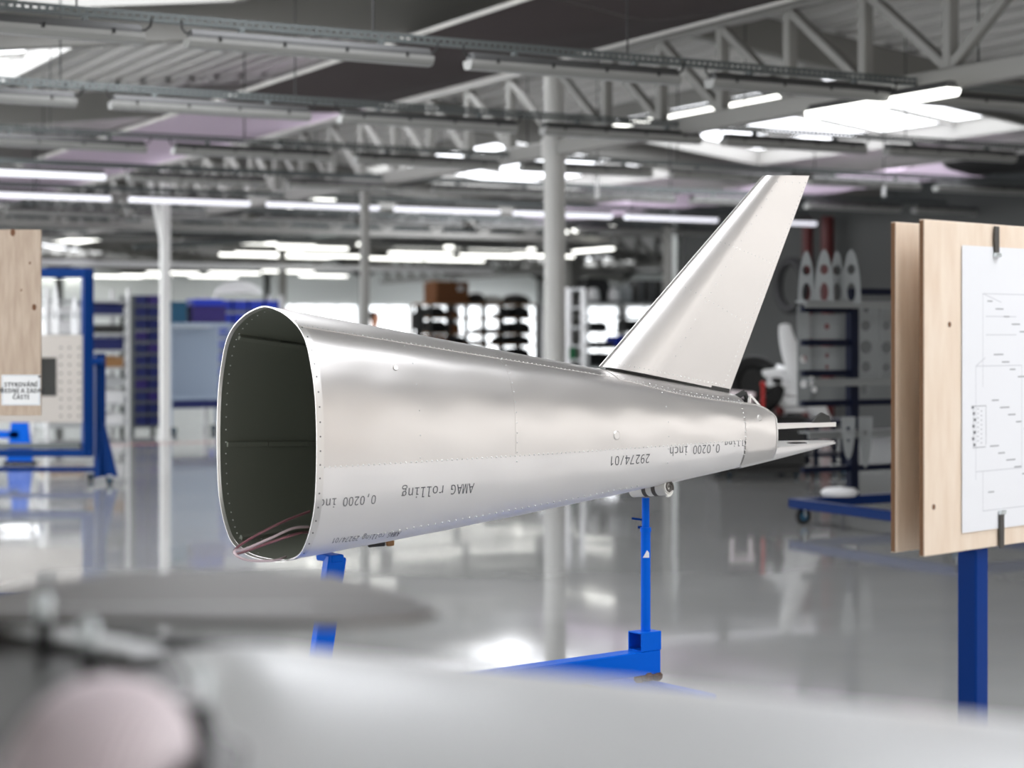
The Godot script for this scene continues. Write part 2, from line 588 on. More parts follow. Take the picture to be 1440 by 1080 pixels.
func roof() -> void:
	var k_lo := -4
	for k in range(k_lo, 7):
		var b0 := 14.3 + 7.0 * k - (1.3 if k == k_lo else 0.0)
		var b1 := 21.3 + 7.0 * k - (4.3 if k == 6 else 0.0)
		for ridge in [9.0, 26.5, 44.0]:
			if ridge > 18.0 and k < 2:
				continue
			for side in [-1.0, 1.0]:
				if ridge == 44.0 and side > 0:
					continue
				var lo := b0 + (0.3 if k == -2 else 1.3)
				var hi := b0 + 4.4 if k == -2 else b1 - 0.4
				var edge := 10.9 if ridge == 9.0 and side < 0 else 8.75
				var sky: bool = not (ridge == 44.0)
				var deck := new_st()
				var o0: float = 3.3 if side > 0 else [2.7, 2.7, 2.7, 3.9, 4.5, 4.5, 4.5, 4.5, 4.5, 4.5, 4.5][k + 4]  # unseen near-bay openings are shaped for reflections on fin, tail and wing
				var o1 := 6.3 if k >= 0 or side > 0 else 5.8
				var holes := []
				if sky and not (side > 0 and k < 0 and ridge == 9.0) and (k < 2 or k == 5 or (side < 0 and k in [3, 4] and ridge == 9.0)):  # the last glazed bay is added to brighten the far wall
					holes.append([o0, o1])
				if ridge == 9.0 and side < 0 and k >= 0 and k < 4:
					holes.append([0.05, 0.85])
				holes.sort()
				var spans := [[b0, lo, 0.0, edge], [hi, b1, 0.0, edge]]
				var from := 0.0
				for hl in holes:
					spans.append([lo, hi, from, hl[0]])
					from = hl[1]
				spans.append([lo, hi, from, edge])
				for s in spans:
					var d: float = s[2]
					while d < s[3] - 0.01:
						var pr := [Vector2(d, 0), Vector2(minf(d + 0.11, s[3]), 0), Vector2(minf(d + 0.15, s[3]), 0.13), Vector2(minf(d + 0.26, s[3]), 0.13), Vector2(minf(d + 0.3, s[3]), 0)]
						for j in 4:
							var q0: Vector2 = pr[j]
							var q1: Vector2 = pr[j + 1]
							if q1.x - q0.x < 0.001:
								continue
							var p0 := plan(ridge + side * q0.x, 0, roof_h(ridge + side * q0.x) + q0.y)
							var p1 := plan(ridge + side * q1.x, 0, roof_h(ridge + side * q1.x) + q1.y)
							quad(deck, p0 + B * s[0], p1 + B * s[0], p1 + B * s[1], p0 + B * s[1], p0 + UP * 5 + B * s[0])
						d += 0.3
					# the roof covering above the ribbed deck
					var c0 := plan(ridge + side * s[2], 0, roof_h(ridge + side * s[2]) + 0.25)
					var c1 := plan(ridge + side * s[3], 0, roof_h(ridge + side * (s[3] - 0.0001)) + 0.25)
					quad(deck, c0 + B * s[0], c1 + B * s[0], c1 + B * s[1], c0 + B * s[1], c0 - UP * 5)
				struct("ceiling", deck, M.deck)
				for hl in holes:
					skylight(ridge, side, lo, hi, hl[0], hl[1])
		# rafters
		if k > k_lo:
			for ridge in [9.0, 26.5]:
				if ridge > 18.0 and k < 2:
					continue
				for side in [-1.0, 1.0]:
					var st := new_st()
					var b := 14.3 + 7.0 * k
					bar(st, plan(ridge, b, roof_h(ridge) - 0.2), plan(ridge + side * (10.6 if ridge == 9.0 and side < 0 else 8.75), b, 3.57 - 0.2 - (0.222 if ridge == 9.0 and side < 0 else 0.0)), 0.14, 0.33, 0.01)
					struct("ceiling_beam", st, M.rafter_paint)

func skylight(ridge: float, side: float, b0: float, b1: float, o0: float, o1: float) -> void:
	var n := Node3D.new()
	n.name = numbered("window_skylight")
	add_child(n, true)
	n.set_meta("kind", "structure")
	var lo := ridge + side * o0
	var hi := ridge + side * o1
	var st := new_st()
	var f := func(a: float, b: float, dh := 0.0) -> Vector3: return plan(a, b, roof_h(a) + dh)
	bar(st, f.call(lo, b0), f.call(lo, b1), 0.08, 0.24)
	bar(st, f.call(hi, b0), f.call(hi, b1), 0.08, 0.24)
	for e in [b0, b1]:
		bar(st, f.call(lo, e), f.call(hi, e), 0.08, 0.24)
	for j in 3:
		var bb: float = lerpf(b0, b1, (j + 1) / 4.0)
		bar(st, f.call(lo, bb, 0.06), f.call(hi, bb, 0.06), 0.05, 0.06)
	part(n, "skylight_frame", st, M.beam_paint)
	var slope := (f.call(hi, 0) - f.call(lo, 0)) as Vector3
	for j in 4:
		st = new_st()
		var c0: float = lerpf(b0, b1, j / 4.0)
		var c1: float = lerpf(b0, b1, (j + 1) / 4.0)
		bar(st, (f.call(lo, (c0 + c1) / 2, 0.1)), (f.call(hi, (c0 + c1) / 2, 0.1)), c1 - c0 - 0.04, 0.02)
		part(n, "pane", st, M.skylight_glow)
	var x := slope.normalized()
	var mid: Vector3 = f.call((lo + hi) / 2, (b0 + b1) / 2, 0.05)
	var zz := x.cross(B).normalized()
	if zz.y < 0:
		zz = -zz
	area_light(n, "daylight", Transform3D(Basis(x, zz.cross(x), zz), mid), Vector2(absf(hi - lo) - 0.1, b1 - b0 - 0.1), 3.6, Color(0.97, 0.98, 1.0))

func trusses() -> void:
	for tr in [[9.0, 5.0, 58.0, "long pale grey roof truss carried by the thick round column"], [26.5, 28.0, 58.0, "far roof truss beyond the grey side wall"]]:
		var root := thing("roof_truss", tr[3], "roof truss", plan(tr[0], tr[1], 3.21))
		var base := plan(tr[0], tr[1], 3.21)
		var a: float = tr[0]
		var st := new_st()
		bar(st, plan(a, tr[1], 3.21), plan(a, tr[2], 3.21), 0.13, 0.15, 0.012)
		part(root, "bottom_chord", st, M.beam_paint).position -= base
		st = new_st()
		bar(st, plan(a, tr[1], 4.04), plan(a, tr[2], 4.04), 0.12, 0.12, 0.012)
		part(root, "top_chord", st, M.beam_paint).position -= base
		var b := 15.6 - 0.93 * 11
		while b < tr[2]:
			if b > tr[1]:
				st = new_st()
				bar(st, plan(a, b, 3.28), plan(a, b, 3.98), 0.09, 0.09, 0.01)
				part(root, "web_post", st, M.beam_paint).position -= base
				var to := b + 0.93 if b > 9.9 else b
				var fr := b if b > 9.9 else b + 0.93
				st = new_st()
				bar(st, plan(a, fr, 3.28), plan(a, to, 3.98), 0.075, 0.075, 0.01)
				part(root, "web_diagonal", st, M.beam_paint).position -= base
			b += 0.93
	# lattice girder across the hall at the end of the near bays
	for g in [[27.6, "pale lattice girder crossing the hall behind the thin column"], [41.4, "more distant lattice girder crossing the hall"]]:
		var root := thing("lattice_girder", g[1], "girder", plan(1.0, g[0], 3.05))
		var base := plan(1.0, g[0], 3.05)
		for h in [3.05, 3.5]:
			var st := new_st()
			bar(st, plan(1, g[0], h), plan(17 if g[0] < 30.0 else 34, g[0], h), 0.09, 0.09)
			part(root, "bottom_chord" if h < 3.2 else "top_chord", st, M.beam_paint).position -= base
		var x := 1.0
		while x < (16.6 if g[0] < 30.0 else 33.0):
			var st := new_st()
			bar(st, plan(x, g[0], 3.09), plan(x + 0.45, g[0], 3.46), 0.05, 0.05)
			part(root, "web_diagonal", st, M.beam_paint).position -= base
			st = new_st()
			bar(st, plan(x + 0.45, g[0], 3.46), plan(x + 0.9, g[0], 3.09), 0.05, 0.05)
			part(root, "web_diagonal", st, M.beam_paint).position -= base
			x += 0.9

func column(px: float, z: float, r: float, h: float, label: String, round: bool, paint := "beam_paint") -> Node3D:
	var p := at(px, HORIZON, z)
	p.y = 0
	var o := thing("column", label, "column", p)
	var st := new_st()
	if round:
		lathe(st, [Vector2(r, 0.02), Vector2(r, h)], Transform3D(), 28)
	else:
		abox(st, Vector3(0, h / 2, 0), Vector3(r * 2, h, r * 2), 0.012, 0.5)
	part(o, "shaft", st, M[paint])
	st = new_st()
	abox(st, Vector3(0, 0.01, 0), Vector3(r * 3, 0.02, r * 3), 0.004, 0.5)
	part(o, "base_plate", st, M[paint])
	return o

func columns() -> void:
	var c := column(780, 18.0, 0.105, 4.1, "thick round pale column behind the middle of the tail cone", true, "column_grey")
	var st := new_st()
	lathe(st, [Vector2(0.106, 3.1), Vector2(0.13, 3.1), Vector2(0.13, 3.3), Vector2(0.106, 3.3)], Transform3D(), 24)
	part(c, "collar", st, M.column_grey)
	column(513, 22.0, 0.048, 3.15, "thin pale column left of the thick round one", false)
	c = column(232, 24.6, 0.06, 3.6, "white column with a slanting strut near the mesh cage", false, "column_white")
	st = new_st()
	bar(st, Vector3(-0.02, 2.55, 0), Vector3(-0.2, 3.5, 0.02), 0.06, 0.05)
	part(c, "strut", st, M.column_white)
	column(806, 47.0, 0.16, 3.4, "grey far column close beside the thick round one", false)
	column(946, 32.6, 0.13, 3.4, "dark far column at the corner of the grey wall", false)
	column(397, 40.0, 0.07, 3.6, "slim far column above the open end of the tail cone", false)
	# far ducts that hang from the roof
	for k in 3:
		var p := at([262, 278, 299][k], 338, 45.0)
		st = new_st()
		lathe(st, [Vector2(0.0, 0), Vector2([0.1, 0.16, 0.12][k], 0), Vector2([0.1, 0.16, 0.12][k], 0.9), Vector2(0.0, 0.9)], Transform3D(), 14)
		solo("vent_duct", st, M.galvanised, ["slim left one of the three upright ducts far above the mesh cage", "thick middle one of the three upright ducts far above the mesh cage", "right one of the three upright ducts far above the mesh cage"][k], "duct", p, 0, "upright vent ducts")
	# a long pale pipe that runs across under the far lamps
	st = new_st()
	tube(st, [plan(2.0, 32.0, 2.64), plan(17.0, 32.0, 2.64)], 0.055, 10)
	solo("overhead_pipe", st, M.white, "long white pipe running level across the far left of the hall", "pipe")
	st = new_st()
	tube(st, [plan(9.5, 31.0, 2.9), plan(17.6, 31.0, 3.5)], 0.05, 8)
	solo("overhead_pipe", st, M.galvanised, "grey pipe under the far roof left of the fin", "pipe")
	for d in [[840, 222, 280, 20.5, "thin white drop pole hanging right of the thick column"], [1243, 258, 276, 21.0, "short white drop pole hanging above the rib rack"]]:
		var p0 := at(d[0], d[1], d[3])
		var p1 := at(d[0], d[2], d[3])
		var o := thing("drop_pole", d[4], "pole")
		st = new_st()
		tube(st, [p0, p1], 0.02, 8)
		part(o, "sleeve", st, M.white)
		st = new_st()
		tube(st, [Vector3(p0.x, roof_h(p0.x * 0.878 - p0.z * 0.4786) + 0.02, p0.z), p0], 0.006, 6)
		part(o, "suspension_rod", st, M.rod)
		rebase(o, p1)

# ---------------------------------------------------------------- lamps
const LAMP_YAW := 0.4991

func lamp(lit: int, called: String, label: String) -> Node3D:   # 1.57 m batten lamp, its top at the origin, long way along x
	var o := thing(called, label, "lamp")
	var st := new_st()
	prism(st, PackedVector2Array([Vector2(-0.03, 0), Vector2(0.03, 0), Vector2(0.055, -0.03), Vector2(0.06, -0.052), Vector2(-0.06, -0.052), Vector2(-0.055, -0.03)]), Transform3D(Basis(Vector3(0, 0, 1), UP, Vector3(-1, 0, 0)), Vector3.ZERO), 1.53)
	part(o, "housing", st, M.housing)
	st = new_st()
	var pr := PackedVector2Array([Vector2(-0.062, -0.05), Vector2(0.062, -0.05), Vector2(0.06, -0.075), Vector2(0.045, -0.1), Vector2(0.025, -0.108), Vector2(-0.025, -0.108), Vector2(-0.045, -0.1), Vector2(-0.06, -0.075)])
	prism(st, pr, Transform3D(Basis(Vector3(0, 0, 1), UP, Vector3(-1, 0, 0)), Vector3.ZERO), 1.57)
	part(o, "cover", st, [M.cover, M.dim_tube, M.lit_tube][lit])
	if lit == 0:
		for x in [-0.6, -0.2, 0.2, 0.6]:
			for s in [-1, 1]:
				st = new_st()
				abox(st, Vector3(x, -0.05, s * 0.064), Vector3(0.018, 0.03, 0.008), 0.002)
				part(o, "clip", st, M.rod)
		for x in [-0.45, 0.45]:
			st = new_st()
			abox(st, Vector3(x, 0.012, 0), Vector3(0.03, 0.03, 0.05), 0.003)
			part(o, "hanger", st, M.galvanised)
		st = new_st()
		tube(st, [Vector3(0.74, -0.02, 0), Vector3(0.8, -0.025, 0), Vector3(0.83, 0.0, 0), Vector3(0.84, 0.05, 0)], 0.007, 6)
		part(o, "cable", st, M.rod)
		st = new_st()
		tube(st, [Vector3(-0.74, -0.02, 0), Vector3(-0.79, -0.02, 0), Vector3(-0.81, 0.0, 0), Vector3(-0.815, 0.05, 0)], 0.007, 6)
		part(o, "cable", st, M.rod)
	else:
		area_light(o, "tube_light", Transform3D(Basis(Vector3.RIGHT, -PI / 2), Vector3(0, -0.112, 0)), Vector2(1.5, 0.1), 3.6 if lit == 2 else 1.1, Color(1, 1, 0.97))
	return o

func rail_channel(a0: float, a1: float, slotted: bool) -> SurfaceTool:   # steel channel along x from 0; its face looks towards +z
	var st := new_st()
	var l := a1 - a0
	var hh := 0.026
	box(st, Transform3D(Basis(), Vector3(l / 2, hh, -0.02)), Vector3(l, 0.003, 0.042))
	box(st, Transform3D(Basis(), Vector3(l / 2, -hh, -0.02)), Vector3(l, 0.003, 0.042))
	if not slotted:
		box(st, Transform3D(Basis(), Vector3(l / 2, 0, 0)), Vector3(l, 2 * hh, 0.003))
		return st
	for s in [-1.0, 1.0]:
		box(st, Transform3D(Basis(), Vector3(l / 2, s * (hh + 0.007) / 2.0, 0)), Vector3(l, hh - 0.007, 0.003))
	var x := 0.0
	while x < l:
		box(st, Transform3D(Basis(), Vector3(minf(x + 0.009, l), 0, 0)), Vector3(0.02, 0.015, 0.003))
		x += 0.045
	return st

func lamp_rails() -> void:
	var off := lamp(0, "tube_lamp", "")
	var dim := lamp(1, "tube_lamp", "")
	var used := [false, false]
	var near_word := ["nearest", "second nearest", "third nearest", "fourth nearest", "fifth nearest", "sixth nearest", "seventh nearest", "eighth nearest"]
	# per rail: distance along B, pixel column of one lamp's left end
	var rails := [[10.3, 262.0], [13.38, 155.0], [16.46, 243.0], [19.54, 180.0], [22.62, 183.0], [25.7, 520.0], [28.8, 330.0], [31.9, 640.0]]
	for k in rails.size():
		var b: float = rails[k][0]
		var a0 := b * 0.236 - 0.5
		var a1 := minf(b * 1.0 + 0.5, 17.5)
		var h := 3.22
		var r := thing("cable_rail", "perforated steel cable rail, %s of the lamp rails" % near_word[k], "cable rail", plan(a0, b, h), LAMP_YAW, "lamp rails under the roof")
		part(r, "channel", rail_channel(a0, a1, k < 3), M.galvanised)
		# suspension rods up to the roof deck
		var x := 0.9
		while x < a1 - a0:
			var ax: float = a0 + x
			if (ax > 6.6 and ax < 9.15) or (ax > 14.6 and ax < 16.2):
				x += 0.61
				continue
			var st := new_st()
			var up: float = roof_h(ax) - h
			tube(st, [Vector3(x, 0.02, -0.02), Vector3(x, up, -0.02)], 0.006 if k < 5 else 0.01, 6)
			part(r, "suspension_rod", st, M.rod)
			x += 1.83
		# lamps along the rail, one every 1.83 m
		var px: float = rails[k][1]
		var xv := (px - 720.0) / FPX
		var start := b * (xv * 0.878 + 0.4786) / (0.878 - 0.4786 * xv)
		while start > a0 - 1.8:
			start -= 1.83
		start += 1.83
		var n := 0
		while start < a1 - 0.3:
			var lit := 1 if k == 4 or (k == 3 and n == 0) else 0
			var src: Node3D = dim if lit == 1 else off
			var label := "%s tube lamp, %s from the left under the %s lamp rail" % ["dimly lit white" if lit == 1 else "unlit grey", ORD[n], near_word[k]]
			var pos := plan(start + 0.785, b, h - 0.055)
			if not used[lit]:
				used[lit] = true
				src.position = pos
				src.rotation.y = LAMP_YAW
				src.set_meta("label", label)
				src.set_meta("group", "tube lamps on the lamp rails")
			else:
				copy(src, pos, LAMP_YAW, label, "tube lamps on the lamp rails")
			n += 1
			start += 1.83

func lit_lamps() -> void:
	var l := lamp(2, "lit_tube_lamp", "")
	var first := true
	# pixel centre, height above the camera, runs along A (0) or B (1), where it hangs
	var list := [[1236, 147, 1.656, 1, "brightly lit slanting tube lamp above and right of the fin tip"], [1060, 145, 2.3, 1, "lit slanting tube lamp below the right truss, second of its row"], [975, 161, 2.3, 1, "lit slanting tube lamp below the right truss, third of its row"], [880, 178, 2.3, 1, "lit slanting tube lamp below the right truss, nearest the column"],
		[436, 285, 1.82, 1, "lit slanting tube lamp left of the thin column"], [829, 323, 1.82, 1, "lit slanting tube lamp just right of the thick column"], [123, 338, 1.82, 1, "lit slanting tube lamp above the blue jig"], [58, 338, 1.82, 0, "lit level tube lamp beside the left plywood board's corner"],
		[834, 352, 1.82, 1, "short lit tube lamp low beside the thick column"], [602, 347, 1.82, 0, ""], [706, 350, 1.82, 0, ""], [592, 357, 1.82, 0, ""], [553, 364, 1.82, 0, ""], [640, 366, 1.82, 0, ""], [690, 360, 1.82, 0, ""], [765, 360, 1.82, 0, ""],
		[448, 329, 1.82, 0, ""], [500, 329, 1.82, 0, ""], [483, 343, 1.82, 0, ""], [440, 349, 1.82, 0, ""], [462, 360, 1.82, 0, ""], [392, 343, 1.82, 0, ""], [355, 359, 1.82, 0, ""], [378, 357, 1.82, 0, ""], [420, 361, 1.82, 0, ""], [507, 375, 1.82, 0, ""], [527, 380, 1.82, 0, ""], [430, 376, 1.82, 0, ""],
		[405, 382, 1.82, 0, ""], [330, 384, 1.82, 0, ""], [300, 389, 1.82, 0, ""], [243, 384, 1.82, 0, ""], [205, 388, 1.82, 0, ""], [165, 389, 1.82, 0, ""], [88, 389, 1.82, 0, ""], [455, 388, 1.82, 0, ""]]
	var n := 0
	for e in list:
		var z: float = FPX * e[2] / (HORIZON - e[1])
		var label: String = e[4]
		if label == "":
			n += 1
			label = "bright lit far tube lamp, %s of those crowded over the far racks" % ORD[(n - 1) % 28]
		var pos := at(e[0], e[1], z) + UP * 0.08
		var yaw := LAMP_YAW if e[3] == 0 else LAMP_YAW + PI / 2
		if first:
			l.position = pos
			l.rotation.y = yaw
			l.set_meta("label", label)
			l.set_meta("group", "lit tube lamps")
			first = false
		else:
			copy(l, pos, yaw, label, "lit tube lamps")

func shades() -> void:
	# a long textile sheet along the ridge, left of the truss, with pale hems
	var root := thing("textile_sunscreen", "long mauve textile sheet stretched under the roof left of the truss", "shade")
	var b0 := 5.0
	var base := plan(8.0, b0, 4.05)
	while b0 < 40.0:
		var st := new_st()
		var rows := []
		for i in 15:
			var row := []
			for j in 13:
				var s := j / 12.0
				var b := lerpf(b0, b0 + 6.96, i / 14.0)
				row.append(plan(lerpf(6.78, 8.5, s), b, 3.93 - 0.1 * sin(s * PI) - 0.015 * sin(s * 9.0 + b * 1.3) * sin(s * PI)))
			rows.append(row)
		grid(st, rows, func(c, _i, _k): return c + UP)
		part(root, "sheet", st, M.fabric if b0 > 18.0 else M.fabric_shaded)  # near bays take the copy with the shade in its colour
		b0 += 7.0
	for a in [6.76, 8.52]:
		var st := new_st()
		tube(st, [plan(a, 5, 3.93), plan(a, 40, 3.93)], 0.022, 8)
		part(root, "hem", st, M.fabric_hem)
	rebase(root, base)
	# a sagging textile duct under the right skylight; its near run is black
	root = thing("textile_duct", "wrinkled lavender textile duct sagging under the big right skylight", "duct")
	for seg in [[16.8, 27.2, "fabric", "duct_run"], [10.0, 16.76, "fabric_black", "black_duct_run"]]:
		var st := new_st()
		var rows := []
		for i in 61:
			var b: float = lerpf(seg[0], seg[1], i / 60.0)
			var row := []
			for j in 17:
				var f := PI * j / 16.0
				var wob: float = 0.035 * sin(b * 5.0 + f * 2.0) + 0.025 * sin(b * 2.3 - f * 3.0)
				row.append(plan(15.4 - cos(f) * (0.42 + 0.6 * wob), b, 3.43 - sin(f) * (0.14 + 0.4 * wob)))
			rows.append(row)
		grid(st, rows, func(c, _i, _k): return Vector3(c.x, 3.7, c.z))
		part(root, seg[3], st, M[seg[2]])
	rebase(root, plan(15.4, 10, 3.3))

# ---------------------------------------------------------------- tail section (u along it, v across towards the near side, w height)
const FC := Vector3(-0.803, 0, -6.0)
const FU := Vector3(0.7915, 0, -0.6113)
const FV := Vector3(0.6113, 0, 0.7915)
const PROF := [Vector2(0, 1.0), Vector2(0.1, 0.979), Vector2(0.171, 0.945), Vector2(0.225, 0.904), Vector2(0.262, 0.849), Vector2(0.288, 0.769), Vector2(0.304, 0.695), Vector2(0.314, 0.605), Vector2(0.319, 0.5), Vector2(0.319, 0.4), Vector2(0.315, 0.318), Vector2(0.305, 0.233), Vector2(0.283, 0.157), Vector2(0.255, 0.097), Vector2(0.222, 0.053), Vector2(0.168, 0.023), Vector2(0.094, 0.004), Vector2(0, 0.0)]

func fz(u: float, v: float, w: float) -> Vector3:
	return FC + FU * u + FV * v + UP * w

func f_top(u: float) -> float:
	return 1.489 - 0.1557 * u

func f_bot(u: float) -> float:
	return 0.667 + 0.0805 * u + 0.0085 * u * u

func f_half(u: float) -> float:
	return lerpf(1.0, 0.33, clampf(u / 2.25, 0, 1.2))

func prof(s: float) -> Vector2:
	var i := clampi(int(floor(s)), 0, 16)
	var f := s - i
	var p0: Vector2 = PROF[i - 1] if i > 0 else Vector2(-PROF[1].x, PROF[1].y)
	var p3: Vector2 = PROF[i + 2] if i < 16 else Vector2(-PROF[16].x, PROF[16].y)
	return (PROF[i] as Vector2).cubic_interpolate(PROF[i + 1], p0, p3, f)

func skin(u: float, s: float, off := 0.0) -> Vector3:   # s from 0 (crest) to 17 (keel), negative on the far side
	var sd := -1.0 if s < 0 else 1.0
	s = clampf(absf(s), 0, 17)
	var k := f_half(u)
	var hgt := f_top(u) - f_bot(u)
	var p := prof(s)
	if off > -0.0045:   # the sheet is never quite flat between its rivets
		off += 0.00045 * (sin(u * 24.0 + s * 1.1) + sin(u * 15.0 - s * 1.7 + 1.0)) * clampf((s - 2.0) / 3.0, 0, 1)
	if off != 0.0:
		var d := prof(minf(s + 0.02, 17)) - prof(maxf(s - 0.02, 0))
		var nrm := Vector2(-d.y * hgt, d.x * k).normalized()
		return fz(u, sd * (p.x * k + nrm.x * off), f_bot(u) + p.y * hgt + nrm.y * off)
	return fz(u, sd * p.x * k, f_bot(u) + p.y * hgt)

func s_top(u: float) -> float:
	return 2.6 - 0.22 * u if u < 1.35 else 2.3 + 1.2 * smoothstep(1.35, 1.8, u)

func s_low(u: float) -> float:
	return 9.1 - 0.1 * u

func inside_skin(c: Vector3, _i: int, _k: int) -> Vector3:
	var d := c - FC
	var u := d.dot(FU)
	return fz(u, 0, (f_top(u) + f_bot(u)) / 2)

func panel(u0: float, u1: float, sa: Callable, sb: Callable, off: float, nu := 24, ns := 12, lip := 0.003) -> SurfaceTool:
	var st := new_st()
	var rows := []
	for i in nu + 1:
		var u := lerpf(u0, u1, float(i) / nu)
		var row := []
		for j in ns + 1:
			row.append(skin(u, lerpf(sa.call(u), sb.call(u), float(j) / ns), off))
		rows.append(row)
	grid(st, rows, inside_skin)
	if lip > 0.0:   # the sheet's own edge
		for i in nu:
			var ua := lerpf(u0, u1, float(i) / nu)
			var ub := lerpf(u0, u1, float(i + 1) / nu)
			for f in [sa, sb]:
				var e: Vector3 = skin(ua, (f as Callable).call(ua), off)
				quad(st, e, skin(ub, f.call(ub), off), skin(ub, f.call(ub), off - lip), skin(ua, f.call(ua), off - lip), skin(ua, lerpf(sa.call(ua), sb.call(ua), 0.5)))
		for e in [0, nu]:
			var u := lerpf(u0, u1, float(e) / nu)
			for j in ns:
				var s0 := lerpf(sa.call(u), sb.call(u), float(j) / ns)
				var s1 := lerpf(sa.call(u), sb.call(u), float(j + 1) / ns)
				quad(st, skin(u, s0, off), skin(u, s1, off), skin(u, s1, off - lip), skin(u, s0, off - lip), skin(lerpf(u0, u1, 0.5), s0))
	return st

func rivets(parent: Node3D, called: String, spots: Array, r: float, m: Material, h := 0.5) -> void:   # [position, outward]
	var ball := SphereMesh.new()
	ball.radius = r
	ball.height = 2 * r * h
	ball.radial_segments = 8
	ball.rings = 4
	var mm := MultiMesh.new()
	mm.transform_format = MultiMesh.TRANSFORM_3D
	mm.mesh = ball
	mm.instance_count = spots.size()
	for i in spots.size():
		var y: Vector3 = (spots[i][1] as Vector3).normalized()
		var x := y.cross(Vector3(0.31, 0.2, 0.93)).normalized()
		mm.set_instance_transform(i, Transform3D(Basis(x, y, x.cross(y)), spots[i][0]))
	var o := MultiMeshInstance3D.new()
	o.name = called
	o.multimesh = mm
	o.material_override = m
	o.set_meta("kind", "stuff")
	parent.add_child(o, true)

func skin_out(u: float, s: float) -> Vector3:
	return skin(u, s, 0.01) - skin(u, s)

func row_along(u0: float, u1: float, step: float, f: Callable, off: float) -> Array:
	var r := []
	var u := u0
	while u < u1:
		r.append([skin(u, f.call(u), off), skin_out(u, f.call(u))])
		u += step
	return r

func row_round(u: float, s0: float, s1: float, step: float, off: float) -> Array:
	var r := []
	var s := s0
	while s < s1:
		r.append([skin(u, s, off), skin_out(u, s)])
		var d := skin(u, s).distance_to(skin(u, s + 0.1)) / 0.1
		s += step / maxf(d, 0.005)
	return r

func print_on(parent: Node3D, called: String, text: String, u: float, w: float, size: float, m: Material) -> void:
	# lettering printed on the near skin, standing on its head; u, w: the text's middle
	var tm := TextMesh.new()
	var f := SystemFont.new()
	f.font_names = PackedStringArray(["Droid Sans Mono"])
	tm.font = f
	tm.text = text
	tm.font_size = 32
	tm.pixel_size = size / 24.0
	tm.depth = 0.0
	tm.curve_step = 3.0
	var ar := tm.surface_get_arrays(0)
	var vs: PackedVector3Array = ar[Mesh.ARRAY_VERTEX]
	var ix: PackedInt32Array = ar[Mesh.ARRAY_INDEX]
	var out := PackedVector3Array()
	for v in vs:
		var uu := u + (-v.x)
		var ww := w - v.y
		# the profile position at this height
		var lo := 5.0
		var hi := 16.9
		for _k in 22:
			var mid := (lo + hi) / 2
			if skin(uu, mid).y > ww:
				lo = mid
			else:
				hi = mid
		out.append(skin(uu, lo, 0.0007))
	var st := new_st()
	for k in range(0, ix.size(), 3):
		tri(st, out[ix[k]], out[ix[k + 1]], out[ix[k + 2]], fz(u, 0, w))
	part(parent, called, st, m).set_meta("kind", "stuff")

